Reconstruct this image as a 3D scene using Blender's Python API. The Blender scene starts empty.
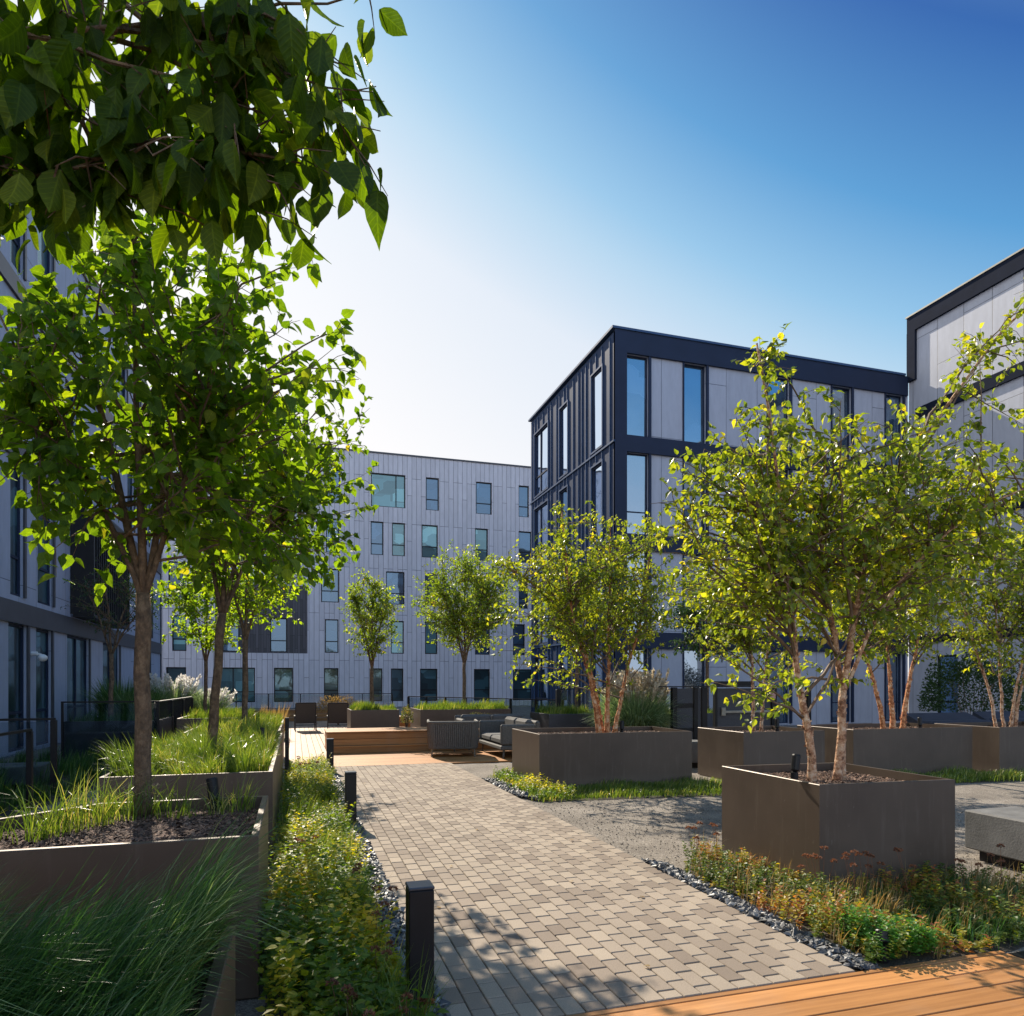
import bpy, math, random
import numpy as np
from mathutils import Vector, Matrix
R = math.radians
SKY_SAT, SKY_K, SKY_STR, SUN, EXPO, HAZE_A, BACK_FILL = 1.2, .12, .12, 4.4, 1.04, 4.4, 1.8
random.seed(7)
sc = bpy.context.scene
col = sc.collection

# ------------------------------------------------------------------ materials
def newmat(name):
    m = bpy.data.materials.new(name); m.use_nodes = True
    nt = m.node_tree; nt.nodes.clear()
    out = nt.nodes.new('ShaderNodeOutputMaterial')
    p = nt.nodes.new('ShaderNodeBsdfPrincipled')
    nt.links.new(p.outputs[0], out.inputs[0])
    return m, nt, p, out

def coord(nt, scale=(1, 1, 1), rot=(0, 0, 0)):
    g = nt.nodes.new('ShaderNodeNewGeometry')      # world position: a surface of the place itself
    mp = nt.nodes.new('ShaderNodeMapping'); mp.inputs['Scale'].default_value = scale; mp.inputs['Rotation'].default_value = rot
    nt.links.new(g.outputs['Position'], mp.inputs['Vector'])
    return mp.outputs[0]

def noise(nt, vec, scale, detail=4, rough=.6):
    n = nt.nodes.new('ShaderNodeTexNoise'); n.inputs['Scale'].default_value = scale
    n.inputs['Detail'].default_value = detail; n.inputs['Roughness'].default_value = rough
    if vec is not None: nt.links.new(vec, n.inputs['Vector'])
    return n.outputs['Fac']

def ramp(nt, fac, stops):
    r = nt.nodes.new('ShaderNodeValToRGB')
    while len(r.color_ramp.elements) < len(stops): r.color_ramp.elements.new(.5)
    for i, (p, c) in enumerate(stops):
        r.color_ramp.elements[i].position = p
    for i, (p, c) in enumerate(stops):
        r.color_ramp.elements[i].color = (*c, 1) if len(c) == 3 else c
    nt.links.new(fac, r.inputs[0])
    return r.outputs[0]

def mix(nt, a, b, fac, mode='MIX'):
    m = nt.nodes.new('ShaderNodeMix'); m.data_type = 'RGBA'; m.blend_type = mode
    for sock, v in ((m.inputs[6], a), (m.inputs[7], b), (m.inputs[0], fac)):
        if isinstance(v, (int, float)): sock.default_value = v
        elif isinstance(v, tuple): sock.default_value = (*v, 1)
        else: nt.links.new(v, sock)
    return m.outputs[2]

def bump(nt, p, h, strength, dist=.01):
    b = nt.nodes.new('ShaderNodeBump'); b.inputs['Strength'].default_value = strength; b.inputs['Distance'].default_value = dist
    nt.links.new(h, b.inputs['Height']); nt.links.new(b.outputs[0], p.inputs['Normal'])

def attr(nt, name='tint'):
    a = nt.nodes.new('ShaderNodeAttribute'); a.attribute_name = name
    return a.outputs['Fac'], a.outputs['Color']

def surf(name, c, rough=.6, metal=0, var=.15, scale=3, bmp=0, bscale=60, stretch=(1, 1, 1), spec=.5, coat=0):
    m, nt, p, o = newmat(name)
    v = coord(nt, stretch)
    n = noise(nt, v, scale)
    lo = tuple(x * (1 - var) for x in c); hi = tuple(min(1, x * (1 + var)) for x in c)
    nt.links.new(ramp(nt, n, [(.3, lo), (.7, hi)]), p.inputs['Base Color'])
    p.inputs['Roughness'].default_value = rough; p.inputs['Metallic'].default_value = metal
    p.inputs['Specular IOR Level'].default_value = spec
    if coat: p.inputs['Coat Weight'].default_value = coat
    if bmp: bump(nt, p, noise(nt, v, bscale, 5), bmp)
    return m

def leafmat(name, stops, trans=.55, tcol=(1.5, 1.7, .5), rough=.4, spec=.5, vein=False):
    """thin leaf: diffuse + translucent, colour varied leaf by leaf"""
    m, nt, p, o = newmat(name)
    f, _ = attr(nt)
    c = ramp(nt, f, stops)
    if vein:
        lu, _ = attr(nt, 'leaf_x'); lv, _ = attr(nt, 'leaf_y')
        def mt(op, a, b=0.0, cl=False):
            n = nt.nodes.new('ShaderNodeMath'); n.operation = op; n.use_clamp = cl
            for i, v in enumerate((a, b)):
                if isinstance(v, (int, float)): n.inputs[i].default_value = v
                else: nt.links.new(v, n.inputs[i])
            return n.outputs[0]
        ax = mt('ABSOLUTE', lu); side = mt('SINE', mt('MULTIPLY', mt('SUBTRACT', lv, mt('MULTIPLY', ax, .9)), 52.0))
        v1 = mt('SUBTRACT', 1.0, mt('MULTIPLY', ax, 40.0), True); v2 = mt('MULTIPLY', mt('SUBTRACT', side, .8, True), 3.0, True)
        vv = mt('MAXIMUM', v1, v2)
        mo = noise(nt, coord(nt), 45, 4)
        c = mix(nt, c, ramp(nt, mo, [(.3, (.72, .75, .7)), (.7, (1.15, 1.12, 1.1))]), 1.0, 'MULTIPLY')
        c = mix(nt, c, mix(nt, c, (1.9, 1.7, 1.6), 1.0, 'MULTIPLY'), vv)
        bump(nt, p, side, .25, .002)
    nt.links.new(c, p.inputs['Base Color'])
    p.inputs['Roughness'].default_value = rough; p.inputs['Specular IOR Level'].default_value = spec
    t = nt.nodes.new('ShaderNodeBsdfTranslucent')
    nt.links.new(mix(nt, c, tcol, 1.0, 'MULTIPLY'), t.inputs['Color'])
    ms = nt.nodes.new('ShaderNodeMixShader'); ms.inputs[0].default_value = trans
    nt.links.new(p.outputs[0], ms.inputs[1]); nt.links.new(t.outputs[0], ms.inputs[2])
    nt.links.new(ms.outputs[0], o.inputs[0])
    return m

M = {}
M['navy'] = surf('navy_metal', (.013, .022, .052), .6, 0, .12, 1.2, .03, 40, spec=.25)
M['navy_rib'] = surf('navy_rib_metal', (.04, .08, .17), .6, 0, .15, .8, spec=.15)
M['navy_side'] = surf('slate_blue_side_cladding', (.022, .042, .095), .65, 0, .12, 1.2, spec=.12)
M['trim'] = surf('matt_dark_trim', (.014, .019, .035), .85, 0, .15, 2, spec=.06)
M['charcoal'] = surf('charcoal_trim', (.05, .052, .065), .45, .2)
M['black'] = surf('black_metal', (.008, .008, .010), .45, 0, .2, 6, spec=.3)
M['concrete'] = surf('bench_concrete', (.12, .118, .115), .8, 0, .3, 5, .3, 60)
M['fabric'] = surf('rope_fabric', (.10, .095, .088), .8, 0, .25, 30, .3, 200)
M['cushion'] = surf('cushion_fabric', (.09, .087, .085), .9, 0, .1, 20, .2, 200)
M['dark_cover'] = surf('dark_cover', (.02, .026, .045), .7, 0, .2, 4)
M['mulch'] = surf('mulch', (.045, .028, .022), .95, 0, .5, 40, .9, 60)
M['soil'] = surf('bed_soil', (.04, .032, .022), .95, 0, .4, 14, .9, 60)
M['white'] = surf('white_plastic', (.7, .7, .7), .4)
M['sign'] = surf('sign_plate', (.5, .28, .24), .5)
M['steel'] = surf('brushed_steel', (.26, .25, .22), .4, .6)

def m_bronze():
    m, nt, p, o = newmat('bronze_metal')
    v = coord(nt, (1, 1, 1)); n = noise(nt, v, 1.3, 3)
    v2 = coord(nt, (9, 9, .8)); n2 = noise(nt, v2, 2.0, 5)
    c = ramp(nt, n, [(.3, (.064, .045, .034)), (.7, (.097, .070, .052))])
    nt.links.new(mix(nt, c, (.16, .135, .11), ramp(nt, n2, [(.55, (0, 0, 0)), (.8, (.35, .35, .35))])), p.inputs['Base Color'])
    p.inputs['Metallic'].default_value = .3
    sp = nt.nodes.new('ShaderNodeSeparateXYZ'); nt.links.new(v, sp.inputs[0])
    ma = nt.nodes.new('ShaderNodeMath'); ma.operation = 'MULTIPLY_ADD'; ma.inputs[1].default_value = -5; ma.inputs[2].default_value = .75; nt.links.new(sp.outputs['Z'], ma.inputs[0])
    mm = nt.nodes.new('ShaderNodeMath'); mm.operation = 'MULTIPLY'; mm.use_clamp = True; nt.links.new(ma.outputs[0], mm.inputs[0]); nt.links.new(noise(nt, v, 14, 6), mm.inputs[1])
    old = p.inputs['Base Color'].links[0].from_socket
    scr = ramp(nt, noise(nt, coord(nt, (1, 1, .35)), 30, 6, .75), [(.62, (0, 0, 0)), (.74, (.5, .5, .5))])
    nt.links.new(mix(nt, mix(nt, old, (.19, .165, .14), scr), (.16, .13, .10), mm.outputs[0]), p.inputs['Base Color'])
    nt.links.new(ramp(nt, n, [(.2, (.42,) * 3), (.8, (.55,) * 3)]), p.inputs['Roughness'])
    bump(nt, p, noise(nt, v, 2.2, 2), .12, .03)
    return m
M['bronze'] = m_bronze()

def m_panel(name, c, w, h, joint=.012, var=.06, vertical='y'):
    """cladding: tall narrow boards with staggered butt joints; brick texture laid on its side"""
    m, nt, p, o = newmat(name)
    g = nt.nodes.new('ShaderNodeNewGeometry'); s = nt.nodes.new('ShaderNodeSeparateXYZ'); cb = nt.nodes.new('ShaderNodeCombineXYZ')
    nt.links.new(g.outputs['Position'], s.inputs[0])
    ad = nt.nodes.new('ShaderNodeMath'); ad.operation = 'ADD'
    nt.links.new(s.outputs['X'], ad.inputs[0]); nt.links.new(s.outputs['Y'], ad.inputs[1])
    nt.links.new(s.outputs['Z'], cb.inputs['X']); nt.links.new(ad.outputs[0], cb.inputs['Y'])
    b = nt.nodes.new('ShaderNodeTexBrick'); nt.links.new(cb.outputs[0], b.inputs['Vector'])
    b.offset = .37; b.offset_frequency = 3; b.squash = 1
    b.inputs['Scale'].default_value = 1; b.inputs['Brick Width'].default_value = h; b.inputs['Row Height'].default_value = w
    b.inputs['Mortar Size'].default_value = joint; b.inputs['Mortar Smooth'].default_value = .1
    b.inputs['Color1'].default_value = (*[x * (1 - var) for x in c], 1); b.inputs['Color2'].default_value = (*[min(1, x * (1 + var)) for x in c], 1)
    b.inputs['Mortar'].default_value = (*[x * .35 for x in c], 1)
    n = noise(nt, coord(nt, (1, 1, .25)), 6, 6)
    nt.links.new(mix(nt, b.outputs['Color'], ramp(nt, n, [(.3, (.88,) * 3), (.75, (1.06,) * 3)]), 1.0, 'MULTIPLY'), p.inputs['Base Color'])
    p.inputs['Roughness'].default_value = .6
    inv = nt.nodes.new('ShaderNodeMath'); inv.operation = 'SUBTRACT'; inv.inputs[0].default_value = 1
    nt.links.new(b.outputs['Fac'], inv.inputs[1]); bump(nt, p, inv.outputs[0], .8, .02)
    return m
M['clad'] = m_panel('pale_cladding', (.50, .49, .54), .30, 2.9)
M['darkclad'] = m_panel('dark_board_cladding', (.06, .058, .068), .15, 2.2, .01, .35)
M['greypanel'] = m_panel('grey_panel', (.35, .38, .47), 1.26, 3.25, .008, .03)
M['lbpanel'] = m_panel('blue_grey_panel', (.34, .375, .49), 1.06, 3.6, .008, .03)
M['wingpanel'] = m_panel('pale_wing_panel', (.42, .445, .52), 1.05, 3.6, .010, .03)

def m_glass(name, dark, gl, mixf):
    m, nt, p, o = newmat(name)
    vo = nt.nodes.new('ShaderNodeTexVoronoi'); vo.inputs['Scale'].default_value = .9; vo.distance = 'CHEBYCHEV'; nt.links.new(coord(nt, (1, 1, 1.4)), vo.inputs['Vector'])
    se = nt.nodes.new('ShaderNodeSeparateColor'); nt.links.new(vo.outputs['Color'], se.inputs[0])
    nt.links.new(ramp(nt, se.outputs[0], [(0, tuple(x * .35 for x in dark)), (.55, dark), (.8, tuple(x * 1.8 for x in dark)), (1, tuple(min(.5, x * 3.2 + .02) for x in dark))]), p.inputs['Base Color']); p.inputs['Roughness'].default_value = .3
    g = nt.nodes.new('ShaderNodeBsdfGlossy'); g.inputs['Roughness'].default_value = .02; g.inputs['Color'].default_value = (*gl, 1)
    fr = nt.nodes.new('ShaderNodeFresnel'); fr.inputs[0].default_value = 1.5
    ad = nt.nodes.new('ShaderNodeMath'); ad.operation = 'ADD'; ad.use_clamp = True; ad.inputs[1].default_value = mixf
    nt.links.new(fr.outputs[0], ad.inputs[0])
    bp = nt.nodes.new('ShaderNodeBump'); bp.inputs['Strength'].default_value = .08; bp.inputs['Distance'].default_value = .05
    nt.links.new(noise(nt, coord(nt), 1.1, 1), bp.inputs['Height']); nt.links.new(bp.outputs[0], g.inputs['Normal'])
    ms = nt.nodes.new('ShaderNodeMixShader'); nt.links.new(ad.outputs[0], ms.inputs[0])
    nt.links.new(p.outputs[0], ms.inputs[1]); nt.links.new(g.outputs[0], ms.inputs[2]); nt.links.new(ms.outputs[0], o.inputs[0])
    return m
M['glass'] = m_glass('blue_window_glass', (.012, .03, .05), (.26, .42, .62), .20)
M['glass_clear'] = m_glass('pale_blue_window_glass', (.02, .04, .07), (.62, .74, .88), .30)
M['glass_teal'] = m_glass('teal_window_glass', (.02, .05, .06), (.30, .48, .55), .12)
M['blind'] = m_glass('glass_before_blind', (.07, .17, .19), (.34, .55, .62), .12)

def m_railglass():
    m, nt, p, o = newmat('rail_glass')
    t = nt.nodes.new('ShaderNodeBsdfTransparent'); t.inputs[0].default_value = (.78, .83, .85, 1)
    g = nt.nodes.new('ShaderNodeBsdfGlossy'); g.inputs['Roughness'].default_value = .02
    ms = nt.nodes.new('ShaderNodeMixShader'); ms.inputs[0].default_value = .07
    nt.links.new(t.outputs[0], ms.inputs[1]); nt.links.new(g.outputs[0], ms.inputs[2]); nt.links.new(ms.outputs[0], o.inputs[0])
    return m
M['railglass'] = m_railglass()

def m_wood(name, c, along):
    m, nt, p, o = newmat(name)
    f, _ = attr(nt)
    sx = (.7, 14, 14) if along == 'x' else (14, .7, 14)
    n = noise(nt, coord(nt, sx), 2.2, 7, .65); n2 = noise(nt, coord(nt), 1.7, 3)
    base = ramp(nt, f, [(0, tuple(x * .8 for x in c)), (.5, c), (1, tuple(min(1, x * 1.25) for x in c))])
    a = mix(nt, base, ramp(nt, n, [(.3, (.70, .66, .62)), (.7, (1.1, 1.1, 1.1))]), 1.0, 'MULTIPLY')
    nt.links.new(mix(nt, a, (.30, .27, .23), ramp(nt, n2, [(.5, (0, 0, 0)), (.95, (.3, .3, .3))])), p.inputs['Base Color'])
    p.inputs['Roughness'].default_value = .55; p.inputs['Specular IOR Level'].default_value = .3
    bump(nt, p, n, .25, .004)
    return m
M['deckx'] = m_wood('deck_boards_across', (.40, .185, .062), 'x')
M['decky'] = m_wood('deck_boards_along', (.44, .27, .16), 'y')

def m_paver():
    m, nt, p, o = newmat('paver')
    f, _ = attr(nt)
    c = ramp(nt, f, [(0, (.175, .135, .105)), (.3, (.235, .187, .145)), (.55, (.29, .235, .182)), (1, (.345, .283, .217))])
    n = noise(nt, coord(nt), 160, 3, .7); n2 = noise(nt, coord(nt), 1.1, 4)
    a = mix(nt, c, ramp(nt, n, [(.3, (.78,) * 3), (.7, (1.15,) * 3)]), 1.0, 'MULTIPLY')
    nt.links.new(mix(nt, a, ramp(nt, n2, [(.3, (.86,) * 3), (.7, (1.06,) * 3)]), 1.0, 'MULTIPLY'), p.inputs['Base Color'])
    p.inputs['Roughness'].default_value = .85; p.inputs['Specular IOR Level'].default_value = .3
    bump(nt, p, n, .4, .002)
    return m
M['paver'] = m_paver()

def m_gravel():
    m, nt, p, o = newmat('gravel_ground')
    v = coord(nt)
    vo = nt.nodes.new('ShaderNodeTexVoronoi'); vo.inputs['Scale'].default_value = 120; nt.links.new(v, vo.inputs['Vector'])
    n = noise(nt, v, 1.6, 6); n3 = noise(nt, v, 240, 2)
    hsv = nt.nodes.new('ShaderNodeSeparateColor'); nt.links.new(vo.outputs['Color'], hsv.inputs[0])
    c = ramp(nt, hsv.outputs[0], [(0, (.12, .105, .09)), (.5, (.20, .178, .155)), (1, (.32, .29, .255))])
    a = mix(nt, c, ramp(nt, n, [(.3, (.62, .60, .58)), (.7, (1.12, 1.1, 1.07))]), 1.0, 'MULTIPLY')
    nt.links.new(a, p.inputs['Base Color']); p.inputs['Roughness'].default_value = .95; p.inputs['Specular IOR Level'].default_value = .2
    inv = nt.nodes.new('ShaderNodeMath'); inv.operation = 'MULTIPLY_ADD'; inv.inputs[1].default_value = -1; inv.inputs[2].default_value = 1
    nt.links.new(vo.outputs['Distance'], inv.inputs[0]); bump(nt, p, inv.outputs[0], .5, .004)
    return m
M['gravel'] = m_gravel()

def m_slate():
    m, nt, p, o = newmat('slate_chip')
    f, _ = attr(nt)
    nt.links.new(ramp(nt, f, [(0, (.025, .027, .032)), (.7, (.075, .08, .09)), (1, (.22, .22, .22))]), p.inputs['Base Color'])
    p.inputs['Roughness'].default_value = .5
    return m
M['slate'] = m_slate()

def m_chip():
    m, nt, p, o = newmat('bark_chip')
    f, _ = attr(nt)
    nt.links.new(ramp(nt, f, [(0, (.03, .016, .012)), (.6, (.10, .056, .038)), (1, (.27, .165, .115))]), p.inputs['Base Color'])
    p.inputs['Roughness'].default_value = .9
    return m
M['chip'] = m_chip()

def m_bark(name, stops, scale=10, st=(1, 1, .35), b=.8):
    m, nt, p, o = newmat(name)
    v = coord(nt, st); n = noise(nt, v, scale, 7, .7)
    nt.links.new(ramp(nt, n, stops), p.inputs['Base Color']); p.inputs['Roughness'].default_value = .85
    bump(nt, p, noise(nt, v, scale * 2.2, 5), b, .02)
    return m
M['bark'] = m_bark('grey_brown_bark', [(.3, (.05, .032, .02)), (.5, (.13, .08, .045)), (.7, (.26, .17, .10))], 22, (1, 1, .7), .9)
M['birchbark'] = m_bark('peeling_birch_bark', [(.30, (.06, .035, .025)), (.42, (.22, .10, .05)), (.50, (.46, .26, .15)), (.62, (.60, .46, .33))], 15, (1, 1, 1.1), 1)
M['redbark'] = m_bark('red_peeling_birch_bark', [(.30, (.06, .03, .02)), (.44, (.34, .11, .04)), (.52, (.54, .23, .09)), (.64, (.66, .46, .30))], 14, (1, 1, 1.1), 1)
M['twig'] = surf('twig', (.13, .085, .055), .8, 0, .3, 20)

M['leaf_dark'] = leafmat('overhang_leaf', [(0, (.022, .045, .006)), (.6, (.055, .10, .011)), (1, (.12, .16, .018))], .52, (2.6, 2.5, .25), .5, .18, True)
M['leaf_left'] = leafmat('redbud_leaf', [(0, (.045, .10, .014)), (.6, (.095, .17, .02)), (.93, (.17, .24, .03)), (1, (.28, .26, .05))], .58, (2.7, 2.4, .35), .5, .25, True)
M['leaf_birch'] = leafmat('birch_leaf', [(0, (.06, .10, .018)), (.40, (.145, .20, .027)), (.8, (.28, .31, .036)), (1, (.52, .42, .05))], .54, (2.25, 2.05, .42), .34)
M['leaf_far'] = leafmat('far_tree_leaf', [(0, (.08, .13, .02)), (.6, (.20, .27, .035)), (.9, (.32, .33, .045)), (1, (.40, .26, .07))], .55, (2.0, 2.0, .5), .45)
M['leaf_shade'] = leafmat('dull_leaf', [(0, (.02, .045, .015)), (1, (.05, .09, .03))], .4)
M['leaf_herb'] = leafmat('herb_leaf', [(0, (.07, .15, .018)), (.35, (.17, .25, .025)), (.7, (.42, .40, .035)), (1, (.62, .50, .08))], .58, (1.8, 1.6, .4), .45)
M['leaf_green'] = leafmat('fresh_green_leaf', [(0, (.04, .13, .02)), (1, (.11, .26, .04))], .5, (1.6, 1.7, .5), .5)
M['leaf_sedum'] = leafmat('bed_herb_leaf', [(0, (.05, .10, .015)), (.35, (.15, .19, .02)), (.62, (.36, .29, .03)), (.8, (.36, .13, .045)), (1, (.24, .08, .035))], .45, (1.6, 1.5, .5), .5)
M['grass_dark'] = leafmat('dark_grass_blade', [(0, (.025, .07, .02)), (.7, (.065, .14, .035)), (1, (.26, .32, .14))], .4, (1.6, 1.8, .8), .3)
M['grass'] = leafmat('bright_grass_blade', [(0, (.055, .11, .02)), (.6, (.13, .20, .03)), (.85, (.26, .30, .08)), (.94, (.42, .36, .17)), (1, (.5, .42, .22))], .45, (1.6, 1.5, .5), .3)
M['grass_blue'] = leafmat('fountain_grass_blade', [(0, (.10, .16, .09)), (.7, (.24, .32, .18)), (1, (.42, .46, .30))], .45, (1.5, 1.6, .8), .4)
M['straw'] = leafmat('straw_plume', [(0, (.42, .34, .24)), (1, (.75, .68, .55))], .4, (1.2, 1.15, 1), .8)
M['plumewhite'] = leafmat('white_plume', [(0, (.62, .58, .52)), (1, (.85, .82, .78))], .4, (1.1, 1.1, 1.1), .8)
M['rust'] = leafmat('rust_seedhead', [(0, (.10, .035, .02)), (1, (.28, .13, .07))], .3, (1.3, 1.1, .8), .8)
M['orange_grass'] = leafmat('orange_grass_blade', [(0, (.20, .14, .05)), (1, (.42, .30, .13))], .45, (1.4, 1.2, .7), .5)

# ------------------------------------------------------------------ mesh helpers
def mesh_np(name, V, faces, mat, parent=None, tint=None, smooth=False, loc=None):
    V = np.asarray(V, dtype=np.float32).reshape(-1, 3)
    me = bpy.data.meshes.new(name)
    me.vertices.add(len(V)); me.vertices.foreach_set('co', V.ravel())
    fl = [np.asarray(f, dtype=np.int32) for f in faces if len(f)]
    loops = np.concatenate([f.ravel() for f in fl])
    tot = np.concatenate([np.full(len(f), f.shape[1], dtype=np.int32) for f in fl])
    start = np.concatenate([[0], np.cumsum(tot)[:-1]]).astype(np.int32)
    me.loops.add(len(loops)); me.loops.foreach_set('vertex_index', loops)
    me.polygons.add(len(tot)); me.polygons.foreach_set('loop_start', start); me.polygons.foreach_set('loop_total', tot)
    me.polygons.foreach_set('use_smooth', np.full(len(tot), bool(smooth)))
    me.update(calc_edges=True)
    if tint is not None:
        a = me.attributes.new('tint', 'FLOAT', 'POINT'); a.data.foreach_set('value', np.asarray(tint, dtype=np.float32))
    me.materials.append(mat)
    o = bpy.data.objects.new(name, me); col.objects.link(o)
    if parent: o.parent = parent
    if loc: o.location = loc
    return o

class MB:
    """collects shapes for ONE mesh object"""
    def __init__(s): s.v = []; s.f = []; s.t = []
    def add(s, V, F, t=.5):
        b = len(s.v); s.v += [tuple(p) for p in V]; s.f += [tuple(i + b for i in f) for f in F]; s.t += [t] * len(V)
    def box(s, x0, x1, y0, y1, z0, z1, t=.5, bev=0):
        if bev <= 0:
            V = [(x, y, z) for z in (z0, z1) for y in (y0, y1) for x in (x0, x1)]
            s.add(V, [(0, 2, 3, 1), (4, 5, 7, 6), (0, 1, 5, 4), (2, 6, 7, 3), (0, 4, 6, 2), (1, 3, 7, 5)], t); return s
        b = min(bev, (x1 - x0) * .45, (y1 - y0) * .45, (z1 - z0) * .45)
        V = []; cx, cy, cz = (x0 + x1) / 2, (y0 + y1) / 2, (z0 + z1) / 2; hx, hy, hz = (x1 - x0) / 2, (y1 - y0) / 2, (z1 - z0) / 2
        idx = {}
        for sx in (-1, 1):
            for sy in (-1, 1):
                for sz in (-1, 1):
                    for ax in range(3):
                        e = [hx - b, hy - b, hz - b]; e[ax] += b
                        idx[(sx, sy, sz, ax)] = len(V); V.append((cx + sx * e[0], cy + sy * e[1], cz + sz * e[2]))
        F = []
        for ax in range(3):
            o1, o2 = [a for a in range(3) if a != ax]
            for sg in (-1, 1):
                q = []
                for a, c in ((-1, -1), (1, -1), (1, 1), (-1, 1)):
                    k = [0, 0, 0]; k[ax] = sg; k[o1] = a; k[o2] = c; q.append(idx[(*k, ax)])
                F.append(tuple(q))
        for ax in range(3):
            o1, o2 = [a for a in range(3) if a != ax]
            for a in (-1, 1):
                for c in (-1, 1):
                    k0 = [0, 0, 0]; k0[ax] = -1; k0[o1] = a; k0[o2] = c; k1 = list(k0); k1[ax] = 1
                    F.append((idx[(*k0, o1)], idx[(*k1, o1)], idx[(*k1, o2)], idx[(*k0, o2)]))
        for sx in (-1, 1):
            for sy in (-1, 1):
                for sz in (-1, 1): F.append(tuple(idx[(sx, sy, sz, a)] for a in range(3)))
        s.add(V, F, t); return s
    def tube(s, pts, rad, n=6, t=.5, cap=True):
        P = [Vector(p) for p in pts]; V = []; F = []
        up = Vector((0, 0, 1)); prev = None
        for i, p in enumerate(P):
            d = (P[min(i + 1, len(P) - 1)] - P[max(i - 1, 0)])
            if d.length < 1e-6: d = Vector((0, 0, 1))
            d.normalize()
            a = prev if prev is not None else (Vector((1, 0, 0)) if abs(d.x) < .8 else Vector((0, 1, 0)))
            a = (a - d * a.dot(d)); a.normalize(); prev = a; b = d.cross(a)
            r = rad[i] if hasattr(rad, '__len__') else rad
            for k in range(n):
                w = 2 * math.pi * k / n; V.append(p + a * (r * math.cos(w)) + b * (r * math.sin(w)))
        for i in range(len(P) - 1):
            for k in range(n): F.append((i * n + k, i * n + (k + 1) % n, (i + 1) * n + (k + 1) % n, (i + 1) * n + k))
        if cap: F.append(tuple(range(n))[::-1]); F.append(tuple(range((len(P) - 1) * n, len(P) * n)))
        s.add(V, F, t); return s
    def prism(s, poly, z0, z1, t=.5):
        n = len(poly); V = [(x, y, z0) for x, y in poly] + [(x, y, z1) for x, y in poly]
        F = [tuple(range(n))[::-1], tuple(range(n, 2 * n))] + [(i, (i + 1) % n, n + (i + 1) % n, n + i) for i in range(n)]
        s.add(V, F, t); return s
    def build(s, name, mat, parent=None, loc=None, smooth=False, rot=None):
        by = {}
        for f in s.f: by.setdefault(len(f), []).append(f)
        o = mesh_np(name, s.v, list(by.values()), mat, parent, s.t, smooth, loc)
        if rot: o.rotation_euler = rot
        return o

def tag(o, label=None, cat=None, group=None, kind=None):
    if label: o['label'] = label
    if cat: o['category'] = cat
    if group: o['group'] = group
    if kind: o['kind'] = kind
    return o
def thing(name, label, cat, loc=(0, 0, 0), rz=0, group=None):
    o = bpy.data.objects.new(name, None); col.objects.link(o); o.location = loc; o.rotation_euler = (0, 0, rz)
    o.empty_display_size = .2
    return tag(o, label, cat, group)
def struct(o): o['kind'] = 'structure'; return o
def world_child(o, root):
    """mesh written in world coordinates under a root that stands elsewhere"""
    o.matrix_parent_inverse = Matrix.LocRotScale(root.location, root.rotation_euler, None).inverted(); return o
def copy_tree(o, parent=None):
    c = o.copy(); col.objects.link(c)
    if parent: c.parent = parent
    for ch in list(o.children): copy_tree(ch, c)
    return c

# ------------------------------------------------------------------ instanced leaves and blades (real faces, one mesh per crown)
LEAF4 = (np.array([(0, 0, 0), (.34, .42, .07), (0, 1, -.10), (-.34, .42, .07)]), [[(0, 1, 2), (0, 2, 3)]])
def biglf():
    V = []; rows = [(.0, .02), (.08, .14), (.24, .26), (.44, .31), (.64, .26), (.80, .15), (.92, .05), (1.0, .004)]
    for t, w in rows:
        dz = -.22 * t * t
        V += [(-w, t - .05 * (w > .2) * (t < .15), dz + .22 * w), (-w * .5, t, dz + .09 * w), (0, t, dz - .02), (w * .5, t, dz + .09 * w), (w, t - .05 * (w > .2) * (t < .15), dz + .22 * w)]
    F = [(i * 5 + k, i * 5 + k + 1, i * 5 + k + 6, i * 5 + k + 5) for i in range(len(rows) - 1) for k in range(4)]
    return np.array(V), [F]
BIGLEAF = biglf()
def heart():
    V = []; rows = [(.0, .02), (.06, .25), (.3, .44), (.6, .33), (.85, .12), (1.0, .005)]
    for t, w in rows:
        dz = -.18 * t * t
        V += [(-w, t - .06 * (t == .06), dz + .18 * w), (0, t, dz - .02), (w, t - .06 * (t == .06), dz + .18 * w)]
    F = [(i * 3 + k, i * 3 + k + 1, i * 3 + k + 4, i * 3 + k + 3) for i in range(len(rows) - 1) for k in range(2)]
    return np.array(V), [F]
HEART = heart()
def mid():
    V = [(0, 0, 0), (.28, .2, .05), (.33, .5, .05), (0, 1, -.14), (-.33, .5, .05), (-.28, .2, .05), (0, .5, -.05)]
    return np.array(V), [[(0, 1, 2, 6), (0, 6, 4, 5)], [(6, 2, 3), (6, 3, 4)]]
MIDLEAF = mid()

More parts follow.
